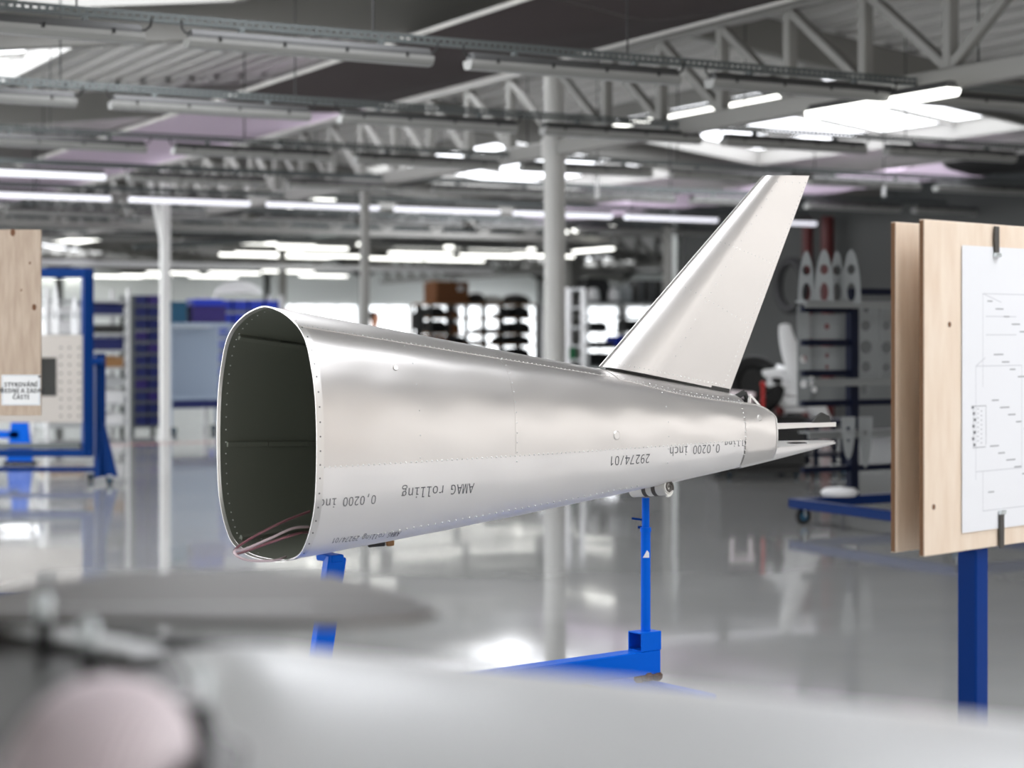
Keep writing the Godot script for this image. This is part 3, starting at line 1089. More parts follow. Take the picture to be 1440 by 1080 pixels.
func fuselage() -> void:
	var o := thing("aircraft_tail_section", "bare aluminium aircraft tail cone with upright fin, open at its front end", "aircraft tail")
	var base := fz(1.1, 0, 0.667)
	var st: SurfaceTool
	var c := func(v: float) -> Callable: return func(_u): return v
	var neg := func(f: Callable) -> Callable: return func(u): return -f.call(u)
	var sb := 13.35
	# skins
	part(o, "crest_skin", panel(0.0, 1.43, neg.call(s_top), s_top, 0.003, 46, 60), M.aluminium)
	part(o, "side_skin", panel(0.012, 0.86, func(u): return s_top(u) - 0.12, func(u): return s_low(u) + 0.06, 0.0015, 34, 60), M.aluminium)
	part(o, "side_skin", panel(0.845, 2.07, func(u): return s_top(u) - 0.12, func(u): return s_low(u) + 0.06, 0.0022, 44, 60), M.aluminium)
	part(o, "lower_skin", panel(0.012, 2.12, s_low, c.call(sb), 0.0, 60, 44), M.aluminium_lower)
	part(o, "belly_skin", panel(0.012, 2.16, c.call(sb - 0.1), c.call(17.0), -0.0012, 60, 36), M.aluminium_lower)
	part(o, "belly_skin", panel(0.012, 2.16, c.call(-17.0), c.call(-sb), -0.0012, 60, 36), M.aluminium_lower)
	part(o, "far_side_skin", panel(0.012, 2.07, func(u): return -s_low(u), func(u): return -s_top(u) + 0.1, 0.0015, 60, 60), M.aluminium)
	part(o, "far_lower_skin", panel(0.012, 2.12, c.call(-sb), func(u): return -s_low(u) + 0.1, 0.0, 60, 44), M.aluminium_lower)
	part(o, "dorsal_fairing", panel(1.415, 2.085, func(u): return -s_top(u) - 0.2, func(u): return s_top(u) + 0.2, 0.0048, 40, 60), M.aluminium)
	# primer-coated inside
	var inner := panel(0.01, 1.98, c.call(-17.0), c.call(17.0), -0.006, 46, 136, 0.0)
	part(o, "inner_lining", inner, M.primer)
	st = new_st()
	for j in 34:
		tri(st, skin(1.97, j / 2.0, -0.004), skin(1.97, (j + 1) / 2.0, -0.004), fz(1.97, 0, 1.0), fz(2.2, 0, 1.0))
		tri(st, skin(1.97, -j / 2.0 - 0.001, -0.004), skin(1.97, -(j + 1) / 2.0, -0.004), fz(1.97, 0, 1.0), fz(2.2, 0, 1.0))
	part(o, "bulkhead", st, M.primer_dark)  # dark end plate: the unlit depth of the cone is in its colour
	for k in 5:   # stringers along the inside
		var s: float = [-3.2, -8.6, -14.1, 3.0, 8.6][k]
		st = new_st()
		for i in 12:
			var u0 := 0.03 + i * 0.15
			var p := skin(u0, s, -0.012)
			var q := skin(u0 + 0.15, s, -0.012)
			bar(st, p, q, 0.018, 0.014, 0.002, skin_out(u0, s))
		part(o, "stringer", st, M.primer)
	for u in [0.55, 1.2]:   # frames inside
		st = new_st()
		var rows := []
		for off in [-0.005, -0.035]:
			var row := []
			for j in 69:
				row.append(skin(u, -17.0 + j * 0.5, off))
			rows.append(row)
		grid(st, rows, func(p, _i, _k): return p + FU, -1)
		part(o, "frame", st, M.primer_dark)
	# the joggled rim at the open end
	st = new_st()
	var rr := []
	for e in [[0.028, 0.0022], [0.0, 0.0014], [0.0, -0.0006], [0.02, -0.0048]]:
		var row := []
		for j in 137:
			row.append(skin(e[0], -17.0 + j * 0.25, e[1]))
		rr.append(row)
	for i in 3:
		grid(st, [rr[i], rr[i + 1]], func(p, _i, _k): return inside_skin(p, 0, 0) if i == 0 else (p + FU if i == 1 else p + (p - inside_skin(p, 0, 0))), 1 + i)
	part(o, "rim_flange", st, M.aluminium_edge)
	var holes := row_round(0.014, 0.5, 16.6, 0.045, 0.0024)
	rivets(o, "rim_hole", holes, 0.0028, M.primer_dark, 0.3)
	var dots := []
	for s in range(1, 33):
		dots.append([skin(0.03, -s * 0.5, -0.006), -skin_out(0.03, -s * 0.5)])
	for i in 12:
		dots.append([skin(0.05 + i * 0.05, -14.4, -0.006), UP])
	rivets(o, "inner_rivet", dots, 0.003, M.rivet)
	# rivet rows outside
	var rows := row_along(0.04, 1.4, 0.02, func(u): return s_top(u) - 0.1, 0.003)
	rows.append_array(row_along(0.03, 2.05, 0.022, func(u): return s_low(u) + 0.05, 0.0018))
	rows.append_array(row_along(0.2, 1.5, 0.03, func(_u): return sb - 0.05, 0.0018))
	rows.append_array(row_round(0.852, 1.8, 10.0, 0.034, 0.002))
	rows.append_array(row_round(0.42, 2.8, 9.6, 0.075, 0.001))
	rows.append_array(row_round(1.62, 2.2, 11.5, 0.05, 0.002))
	rows.append_array(row_round(2.06, 2.2, 11.3, 0.018, 0.003))
	rows.append_array(row_along(1.43, 2.07, 0.016, func(u): return s_top(u) + 0.05, 0.0045))
	rows.append_array(row_along(1.43, 2.07, 0.03, func(u): return s_top(u) - 0.5, 0.0045))
	rivets(o, "rivet", rows, 0.0029, M.rivet, 0.6)
	# round plugs
	for e in [[1.34, 8.0, 0.0165], [2.15, 5.9, 0.013], [0.34, 4.6, 0.009]]:
		st = new_st()
		var y := skin_out(e[0], e[1]).normalized()
		var x := y.cross(UP).normalized()
		lathe(st, [Vector2(0, 0.004), Vector2(e[2] * 0.8, 0.0036), Vector2(e[2], 0.001), Vector2(e[2], -0.002)], Transform3D(Basis(x, y, x.cross(y)), skin(e[0], e[1], 0.003)), 20)
		part(o, "round_plug", st, M.aluminium_edge)
	# printed sheet marks, upside down
	print_on(o, "printed_lettering", "0,0200 inc", 0.132, 0.872, 0.0285, M.ink)
	print_on(o, "printed_lettering", "AMAG rolling", 0.505, 0.885, 0.033, M.ink)
	print_on(o, "printed_lettering", "29274/01", 1.415, 0.945, 0.0335, M.ink)
	print_on(o, "printed_lettering", "0.0200 inch", 1.77, 0.966, 0.0325, M.ink)
	print_on(o, "printed_lettering", "rolling", 2.02, 0.985, 0.03, M.ink)
	print_on(o, "printed_lettering", "AMAG rolling 29274/01", 0.25, 0.7445, 0.017, M.ink)
	# rear end: open-topped fairing with a rounded upper corner
	st = new_st()
	var rw := []
	for i in 13:
		var row := []
		for j in 51:
			var s := lerpf(3.5, 13.4, j / 50.0)
			var ue := 2.25 - 0.09 * pow(clampf((6.0 - s) / 2.5, 0, 1), 2.0)
			row.append(skin(lerpf(2.062, ue, i / 12.0), s, 0.0036))
		rw.append(row)
	grid(st, rw, inside_skin)
	var rin := []
	for row in rw:
		var r2 := []
		for p in row:
			r2.append(p + (inside_skin(p, 0, 0) - p).normalized() * 0.003)
		rin.append(r2)
	grid(st, rin, func(p, _i, _k): return p + (p - inside_skin(p, 0, 0)))
	for i in 12:
		quad(st, rw[i][0], rw[i + 1][0], rin[i + 1][0], rin[i][0], rw[i][0] - UP)
	for j in 50:
		quad(st, rw[12][j], rw[12][j + 1], rin[12][j + 1], rin[12][j], rw[12][j] - FU)
	part(o, "tail_fairing", st, M.aluminium)
	st = new_st()
	var re := []
	for j in 51:
		re.append(rw[12][j] + FU * 0.001 + skin_out(2.2, 6.0).normalized() * 0.0015)
	tube(st, re, 0.003, 6)
	var te := []
	for i in 13:
		te.append(rw[i][0] + UP * 0.001)
	tube(st, te, 0.003, 6)
	part(o, "fairing_edge", st, M.aluminium_edge)
	st = new_st()   # far half of the fairing, seen through the open top
	var rf := []
	for i in 7:
		var row := []
		for j in 13:
			row.append(skin(lerpf(2.062, 2.22, i / 6.0), -lerpf(3.4, 12.3, j / 12.0), 0.0))
		rf.append(row)
	grid(st, rf, inside_skin)
	part(o, "tail_fairing", st, M.aluminium)
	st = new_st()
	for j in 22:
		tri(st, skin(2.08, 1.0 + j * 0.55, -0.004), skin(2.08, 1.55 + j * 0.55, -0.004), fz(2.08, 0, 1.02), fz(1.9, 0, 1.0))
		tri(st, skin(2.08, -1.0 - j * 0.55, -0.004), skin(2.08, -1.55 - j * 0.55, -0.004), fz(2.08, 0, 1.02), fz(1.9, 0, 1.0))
	part(o, "bulkhead", st, M.primer_dark)  # dark plate gives the tail opening its unlit inside by colour
	st = new_st()   # hinge bracket and control horn behind the fin
	bar(st, fz(2.085, 0.01, 1.14), fz(2.16, 0.02, 1.17), 0.012, 0.02, 0.002)
	bar(st, fz(2.16, 0.02, 1.17), fz(2.19, 0.02, 1.11), 0.012, 0.016, 0.002)
	bar(st, fz(2.12, -0.03, 1.1), fz(2.22, -0.02, 1.12), 0.05, 0.01, 0.002)
	part(o, "hinge_bracket", st, M.primer_dark)
	st = new_st()
	bar(st, fz(2.17, 0.035, 1.125), fz(2.175, 0.035, 1.16), 0.008, 0.012, 0.002)
	bar(st, fz(2.175, 0.035, 1.16), fz(2.245, 0.05, 1.09), 0.006, 0.01, 0.001)
	part(o, "control_horn", st, M.aluminium_edge)
	# what sticks out behind: an upper channel, a flange plate with a hole, and the pointed belly
	st = new_st()
	for sgn in [-1.0, 1.0]:
		bar(st, fz(2.2, 0.045, 1.034 + sgn * 0.011), fz(2.66, 0.02, 1.03 + sgn * 0.006), 0.05, 0.002)
	bar(st, fz(2.2, 0.069, 1.034), fz(2.66, 0.044, 1.03), 0.003, 0.018)
	part(o, "channel_arm", st, M.aluminium_edge)
	st = new_st()
	prism(st, PackedVector2Array([Vector2(0, 0), Vector2(0.11, 0), Vector2(0.1, 0.03), Vector2(0.06, 0.045), Vector2(0.03, 0.03)]), Transform3D(Basis(FU, UP, FU.cross(UP)), fz(2.53, 0.03, 1.035)), 0.012)
	part(o, "arm_clip", st, M.primer_dark)
	st = new_st()
	var bl := []
	for i in 17:
		var f := i / 16.0
		var u := lerpf(2.1, 2.7, f)
		var hw := lerpf(0.088, 0.006, pow(f, 1.1))
		var row := []
		var wt := lerpf(0.947, 0.954, f)
		var wb: float = f_bot(u) - 0.004 if u < 2.3 else lerpf(f_bot(2.3) - 0.004, 0.946, (f - 0.333) / 0.667)
		for j in 17:
			var g := PI * j / 16.0
			row.append(fz(u, hw * signf(cos(g)) * pow(absf(cos(g)), 0.6), wt - (wt - wb) * pow(sin(g), 0.7)))
		bl.append(row)
	grid(st, bl, func(p, _i, _k): return fz((p - FC).dot(FU), 0, 0.98))
	part(o, "pointed_belly", st, M.aluminium_lower)
	st = new_st()
	plate(st, PackedVector2Array([Vector2(0, -0.085), Vector2(0.5, -0.02), Vector2(0.55, 0), Vector2(0.5, 0.02), Vector2(0, 0.085)]), [[Vector2(0.33, 0), 0.06, 0.024]], Transform3D(Basis(FU, (FV - UP * 0.15).normalized(), FU.cross((FV - UP * 0.15).normalized())), fz(2.15, 0, 0.958)), 0.003)
	part(o, "flange_plate", st, M.aluminium_edge)
	# fin
	var fin := fin_part(o)
	# loose tubes at the open end
	var k := 0
	for path in [[[436, 719, 5.95], [400, 733, 5.9], [362, 752, 5.86], [336, 768, 5.86], [329, 777, 5.84], [340, 777, 5.8], [380, 763, 5.78], [420, 750, 5.85], [436, 749, 5.95]], [[434, 741, 5.95], [412, 743, 5.9], [380, 757, 5.86], [345, 772, 5.84], [331, 774, 5.8], [332, 781, 5.78], [350, 788, 5.8], [385, 788, 5.86], [402, 783, 5.95]]]:
		var cv := Curve3D.new()
		for i in path.size():
			var p := at(path[i][0], path[i][1], path[i][2])
			var a: Vector3 = at(path[maxi(i - 1, 0)][0], path[maxi(i - 1, 0)][1], path[maxi(i - 1, 0)][2])
			var b2: Vector3 = at(path[mini(i + 1, path.size() - 1)][0], path[mini(i + 1, path.size() - 1)][1], path[mini(i + 1, path.size() - 1)][2])
			cv.add_point(p, (a - b2) / 6.0, (b2 - a) / 6.0)
		cv.bake_interval = 0.012
		st = new_st()
		tube(st, Array(cv.get_baked_points()), 0.0042, 8)
		part(o, "loose_tube", st, [M.pink_tube, M.white_tube][k])
		k += 1
	# white cable inside and the drain fitting under the belly
	st = new_st()
	tube(st, [skin(0.06, 14.8, -0.012), skin(0.05, 13.0, -0.014), skin(0.05, 11.6, -0.014)], 0.007, 8)
	part(o, "inner_strap", st, M.white_tube)
	rebase(o, base)

func fin_at(t: float, c: float, side: float) -> Vector3:
	var le := Vector2(1.425, 1.281).lerp(Vector2(2.283, 2.034), t)
	var te := Vector2(2.093, 1.176).lerp(Vector2(2.549, 2.048), t)
	var p := le.lerp(te, c)
	var thick := lerpf(0.046, 0.021, t)
	var x := clampf(c / 0.3, 0, 1)
	var k := sqrt(maxf(0.0, 1.0 - (1.0 - x) * (1.0 - x))) if c < 0.3 else lerpf(1.0, 0.12, (c - 0.3) / 0.7)
	return fz(p.x, side * thick * k, p.y)

func fin_part(o: Node3D) -> Node3D:
	var st := new_st()
	var cs := []
	for i in 14:
		cs.append(0.3 * pow(i / 13.0, 2.0))
	for i in 8:
		cs.append(0.3 + 0.7 * (i + 1) / 8.0)
	for side in [1.0, -1.0]:
		var rows := []
		for i in 25:
			var row := []
			for c in cs:
				row.append(fin_at(i / 24.0, c, side))
			rows.append(row)
		grid(st, rows, func(p, _i, _k): return p - FV * side, 1)
	for i in 24:
		quad(st, fin_at(i / 24.0, 1, 1), fin_at((i + 1) / 24.0, 1, 1), fin_at((i + 1) / 24.0, 1, -1), fin_at(i / 24.0, 1, -1), fin_at(i / 24.0, 0.9, 0))
	for t in [0.0, 1.0]:
		for j in cs.size() - 1:
			quad(st, fin_at(t, cs[j], 1), fin_at(t, cs[j + 1], 1), fin_at(t, cs[j + 1], -1), fin_at(t, cs[j], -1), fin_at(0.5, 0.5, 0))
	var fin := part(o, "fin", st, M.aluminium_fin)
	st = new_st()   # dark strip under the fin; the shade of the gap is in its colour
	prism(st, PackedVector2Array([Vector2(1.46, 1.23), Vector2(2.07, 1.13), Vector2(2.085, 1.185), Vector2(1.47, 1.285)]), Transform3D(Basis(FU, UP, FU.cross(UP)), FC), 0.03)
	part(fin, "fin_gap_shade", st, M.primer_dark)
	var sp := []
	var nrm := FV
	for i in 44:
		sp.append([fin_at(0.02 + i * 0.022, 0.965 - 0.03 * (1 - i / 44.0), 1), nrm])
	for t in [0.36, 0.62]:
		for i in 14:
			sp.append([fin_at(t - 0.02 * i / 14.0 - (0.09 if t < 0.5 else 0.04) * (i / 14.0 - 0.5), 0.12 + i * 0.06, 1), nrm])
	for i in 26:
		sp.append([fin_at(0.02, 0.08 + i * 0.034, 1), nrm])
	for i in 20:
		sp.append([fin_at(0.1 + i * 0.043, 0.42 - 0.1 * i / 20.0, 1), nrm])
	for i in 5:
		sp.append([fin_at(0.965, 0.15 + i * 0.17, 1), nrm])
	rivets(fin, "fin_rivet", sp, 0.0027, M.rivet, 0.6)
	return fin

func fuselage_stand() -> void:
	var o := thing("support_stand", "bright blue steel stand carrying the tail cone on two posts", "stand")
	var st := new_st()
	var pr := fz(1.655, 0.0, 0)   # rear pole foot
	var pole := func(h: float) -> Vector3: return pr + UP * h
	tube(st, [pole.call(0.24), pole.call(0.665)], 0.0185, 18)
	part(o, "lower_pole", st, M.blue)
	st = new_st()
	tube(st, [pole.call(0.6), pole.call(0.78)], 0.0145, 18)
	part(o, "upper_pole", st, M.blue)
	st = new_st()
	tube(st, [pole.call(0.652), pole.call(0.668)], 0.021, 18)
	part(o, "pole_collar", st, M.blue)
	st = new_st()
	bar(st, pole.call(0.695), pole.call(0.7) - FU * 0.03 - FV * 0.045, 0.008, 0.008, 0.001)
	tube(st, [pole.call(0.667) - FV * 0.01, pole.call(0.667) - FU * 0.018 - FV * 0.025], 0.005, 8)
	part(o, "clamp_handle", st, M.blue_dark)
	st = new_st()
	prism(st, PackedVector2Array([Vector2(-0.012, 0), Vector2(0.012, 0.0), Vector2(0.012, 0.018), Vector2(0.004, 0.028)]), Transform3D(Basis(Vector3.RIGHT, UP, Vector3.BACK), pole.call(0.555) + Vector3(0, 0, 0.019)), 0.002)
	part(o, "paper_scrap", st, M.white)
	# sleeve: a short square tube across the beam
	st = new_st()
	for s in [-1.0, 1.0]:
		bar(st, pole.call(0.24) - FU * 0.055 + UP * s * 0.033, pole.call(0.24) + FU * 0.045 + UP * s * 0.033, 0.075, 0.005, 0.001)
		bar(st, pole.call(0.24) - FU * 0.055 + FV * s * 0.036, pole.call(0.24) + FU * 0.045 + FV * s * 0.036, 0.005, 0.07, 0.001)
	part(o, "sleeve", st, M.blue)
	st = new_st()
	bar(st, fz(0.1, 0, 0.16), fz(1.7, 0, 0.16), 0.075, 0.09, 0.004)
	part(o, "beam", st, M.blue)
	st = new_st()
	for k in 6:
		abox(st, fz(1.62 + 0.017 * k, 0.03 * sin(k * 2.0), 0.098 + 0.01 * sin(k * 1.7)), Vector3(0.035, 0.03, 0.04), 0.008, k * 0.7)
	part(o, "rusty_weight", st, M.rust)
	st = new_st()
	bar(st, fz(1.66, -0.35, 0.055), fz(1.66, 0.35, 0.055), 0.06, 0.06, 0.004)
	part(o, "rear_foot", st, M.blue)
	st = new_st()
	bar(st, fz(0.2, -0.4, 0.055), fz(0.2, 0.4, 0.055), 0.06, 0.06, 0.004)
	part(o, "front_foot", st, M.blue)
	for x in [1.66, 0.2]:
		for y in [-0.32, 0.32]:
			st = new_st()
			abox(st, fz(x, y, 0.0125), Vector3(0.06, 0.025, 0.06), 0.004, 0.66)
			part(o, "foot_pad", st, M.rubber)
	st = new_st()
	bar(st, fz(0.185, 0, 0.17), fz(0.27, 0.0, 0.66), 0.05, 0.065, 0.005)
	part(o, "front_post", st, M.blue)
	st = new_st()
	bar(st, fz(0.262, -0.07, 0.655), fz(0.262, 0.03, 0.655), 0.05, 0.025, 0.004)
	part(o, "front_cradle", st, M.blue)
	rebase(o, fz(0.9, 0, 0))
	# what sits under the belly beside the front post
	o = thing("wooden_block", "small wooden block with black clamp under the front belly", "block")
	st = new_st()
	bar(st, fz(0.46, 0.02, 0.692), fz(0.485, 0.03, 0.694), 0.022, 0.022, 0.004)
	part(o, "block", st, M.timber)
	st = new_st()
	bar(st, fz(0.4, 0.0, 0.688), fz(0.455, 0.02, 0.691), 0.014, 0.016, 0.003)
	part(o, "clamp", st, M.black)
	rebase(o, fz(0.47, 0, 0.67))
	# padded roll on the rear pole
	o = thing("padded_roll", "rolled white felt pad with dark tape bands on the rear pole", "padding")
	var a := fz(1.645, -0.06, 0.808)
	var dir := (FV * 0.95 + FU * 0.2 + UP * 0.1).normalized()
	st = new_st()
	tube(st, [a, a + dir * 0.165], 0.03, 20)
	part(o, "roll", st, M.felt)
	for f in [0.06, 0.105]:
		st = new_st()
		tube(st, [a + dir * f, a + dir * (f + 0.018)], 0.031, 20)
		part(o, "tape_band", st, M.tape)
	st = new_st()
	var y := dir.cross(UP).normalized()
	var z := y.cross(dir)
	var sp := []
	for i in 40:
		var t := i / 39.0
		var f := t * TAU * 1.9 - 0.6
		sp.append(a + dir * 0.166 + (y * cos(f) + z * sin(f)) * lerpf(0.004, 0.034, t) + y * 0.004)
	tube(st, sp, 0.0045, 6)
	part(o, "spiral_end", st, M.felt)
	st = new_st()
	var sp2 := []
	for i in 30:
		var t := i / 29.0
		var f := t * TAU * 1.6 - 0.1
		sp2.append(a + dir * 0.168 + (y * cos(f) + z * sin(f)) * lerpf(0.004, 0.025, t))
	tube(st, sp2, 0.0055, 6)
	part(o, "roll_gap_shade", st, M.tape)  # dark spiral draws the shade between the turns of felt
	st = new_st()
	bar(st, a + dir * 0.02 + UP * 0.026, a + dir * 0.12 + UP * 0.036, 0.04, 0.012, 0.002)
	part(o, "dark_pad", st, M.tape)
	rebase(o, a - UP * 0.03)

# ---------------------------------------------------------------- foreground
func on_level(px: float, py: float, y: float) -> Vector3:
	return at(px, py, FPX * (CAM_H - y) / (py - HORIZON))

func foreground_wing() -> void:
	var o := thing("aluminium_wing", "large bright aluminium wing skin lying close in front, rounded edge away", "wing panel")
	var e0 := on_level(230, 870, 1.085)
	var e1 := on_level(1640, 1003, 1.085)
	var d := (e1 - e0).normalized()
	var n := Vector3(-d.z, 0, d.x)
	if n.z < 0:
		n = -n
	var pr := [Vector2(0.03, -0.13), Vector2(0.008, -0.1), Vector2(0.0, -0.07), Vector2(0.003, -0.045), Vector2(0.014, -0.025), Vector2(0.035, -0.011), Vector2(0.07, -0.003), Vector2(0.12, 0.0), Vector2(0.18, -0.001), Vector2(0.25, -0.006), Vector2(0.33, -0.018), Vector2(0.42, -0.038), Vector2(0.52, -0.068), Vector2(0.65, -0.118), Vector2(0.8, -0.19)]
	var st := new_st()
	var rows := []
	var l := e0.distance_to(e1)
	for i in 25:
		var row := []
		for p in pr:
			row.append(e0 + d * (l * i / 24.0 + p.x * 1.0 * (1.0 - i / 24.0)) + n * p.x + UP * (p.y - 0.034 * pow(maxf(0.0, 1.0 - i / 3.0), 2.0) * clampf(1.0 + p.y / 0.03, 0, 1)))
		rows.append(row)
	grid(st, rows, func(c, _i, _k): return e0 + d * (c - e0).dot(d) + n * 0.35 - UP * 0.4)
	part(o, "wing_skin", st, M.wing_sheet)
	var sp := []
	for k in 46:
		for q in [[0.028, -0.0135], [0.42, -0.038]]:
			sp.append([e0 + d * (0.06 + k * l / 47.0) + n * q[0] + d * q[0] * 1.0 * (1.0 - k / 46.0) + UP * q[1], UP - n * 0.3 if q[0] < 0.1 else UP])
	rivets(o, "wing_rivet", sp, 0.004, M.rivet, 0.5)
	st = new_st()
	for k in 6:
		bar(st, e0 + d * (0.05 + k * l / 5.4) + n * 0.05 - UP * 0.1, e0 + d * (0.05 + k * l / 5.4) + n * 0.75 - UP * 0.2, 0.01, 0.1, 0.001)
	part(o, "wing_rib", st, M.dull_sheet)
	rebase(o, e0 + d * (l / 2) - UP * 0.3)
	# the trestle that carries it
	o = thing("work_trestle", "low grey trestle hidden under the close wing skin", "trestle")
	for f in [0.12, 0.88]:
		st = new_st()
		for q in [0.15, 0.7]:
			bar(st, e0 + d * l * f + n * q + UP * (-e0.y), e0 + d * l * f + n * q - UP * 0.2, 0.04, 0.04, 0.004)
		bar(st, e0 + d * l * f + n * 0.1 - UP * 0.2, e0 + d * l * f + n * 0.75 - UP * 0.24, 0.04, 0.04, 0.004)
		part(o, "trestle_leg", st, M.mid_grey)
	rebase(o, Vector3(e0.x + d.x * l / 2, 0, e0.z + d.z * l / 2))
	# flat sheet behind it on the left
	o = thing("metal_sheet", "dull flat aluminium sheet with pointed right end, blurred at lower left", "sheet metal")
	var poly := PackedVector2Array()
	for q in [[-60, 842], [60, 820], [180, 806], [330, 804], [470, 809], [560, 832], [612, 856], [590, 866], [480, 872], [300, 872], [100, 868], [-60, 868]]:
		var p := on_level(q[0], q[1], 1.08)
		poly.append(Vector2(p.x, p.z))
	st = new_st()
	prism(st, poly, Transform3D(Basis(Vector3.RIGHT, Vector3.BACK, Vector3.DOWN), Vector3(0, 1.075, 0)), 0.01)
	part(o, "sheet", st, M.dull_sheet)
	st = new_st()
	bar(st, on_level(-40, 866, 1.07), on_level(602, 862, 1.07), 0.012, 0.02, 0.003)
	part(o, "folded_edge", st, M.lit_edge)
	rebase(o, on_level(250, 840, 1.07))
	# skin at left where the fasteners stand
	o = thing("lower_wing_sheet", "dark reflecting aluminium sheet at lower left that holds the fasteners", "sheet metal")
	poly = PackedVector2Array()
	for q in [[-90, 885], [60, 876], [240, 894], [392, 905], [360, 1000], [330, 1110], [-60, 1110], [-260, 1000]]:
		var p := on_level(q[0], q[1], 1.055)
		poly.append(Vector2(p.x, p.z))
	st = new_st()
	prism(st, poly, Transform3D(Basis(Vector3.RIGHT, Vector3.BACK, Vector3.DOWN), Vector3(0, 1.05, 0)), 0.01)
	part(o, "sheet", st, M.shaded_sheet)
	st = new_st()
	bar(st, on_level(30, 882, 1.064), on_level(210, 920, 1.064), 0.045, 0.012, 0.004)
	part(o, "bright_flange", st, M.lit_edge)
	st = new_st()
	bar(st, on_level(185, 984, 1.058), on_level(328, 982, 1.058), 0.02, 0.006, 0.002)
	part(o, "bright_flange", st, M.lit_edge)  # small added strip; its bright reflection is in the colour
	rebase(o, on_level(60, 960, 1.05))
	var k := 0
	for q in [[62, 915, "temporary rivet clamp farthest left, on the dark sheet"], [125, 960, "temporary rivet clamp between the other two on the dark sheet"], [282, 1045, "temporary rivet clamp largest and closest, beside the pink ribbed cloth"]]:
		var p := on_level(q[0], q[1], 1.055)
		o = thing("rivet_clamp", q[2], "clamp", p, 0, "temporary rivet clamps")
		st = new_st()
		lathe(st, [Vector2(0.0, 0), Vector2(0.0075, 0), Vector2(0.0085, 0.004), Vector2(0.0085, 0.034), Vector2(0.0, 0.034)], Transform3D(), 16)
		part(o, "dark_sleeve", st, M.black)
		st = new_st()
		lathe(st, [Vector2(0.0, 0.034), Vector2(0.0095, 0.034), Vector2(0.01, 0.04), Vector2(0.01, 0.055), Vector2(0.007, 0.061), Vector2(0.003, 0.064), Vector2(0.0, 0.064)], Transform3D(), 16)
		part(o, "silver_head", st, M.steel)
		k += 1
	# pale ribbed cloth
	var c := on_level(142, 1075, 1.055)
	st = new_st()
	var rows2 := []
	for i in 97:
		var f := float(i) / 96.0
		var row := []
		for j in 25:
			var g := PI * j / 24.0
			var x := lerpf(-0.08, 0.064, f)
			var env := sqrt(maxf(0.0, 1.0 - pow(absf(2 * f - 1), 2.2)))
			var r := env * (1.0 + 0.05 * sin(f * 110.0 + cos(g) * 4.0))
			row.append(c + Vector3(x + 0.012 * sin(g), sin(g) * 0.066 * r, cos(g) * 0.1 * r))
		rows2.append(row)
	grid(st, rows2, func(p, _i, _k): return Vector3(p.x, c.y - 0.02, c.z))
	solo("ribbed_cloth", st, M.pink_cloth, "bundle of pale pink ribbed cloth in the lower left corner", "cloth")

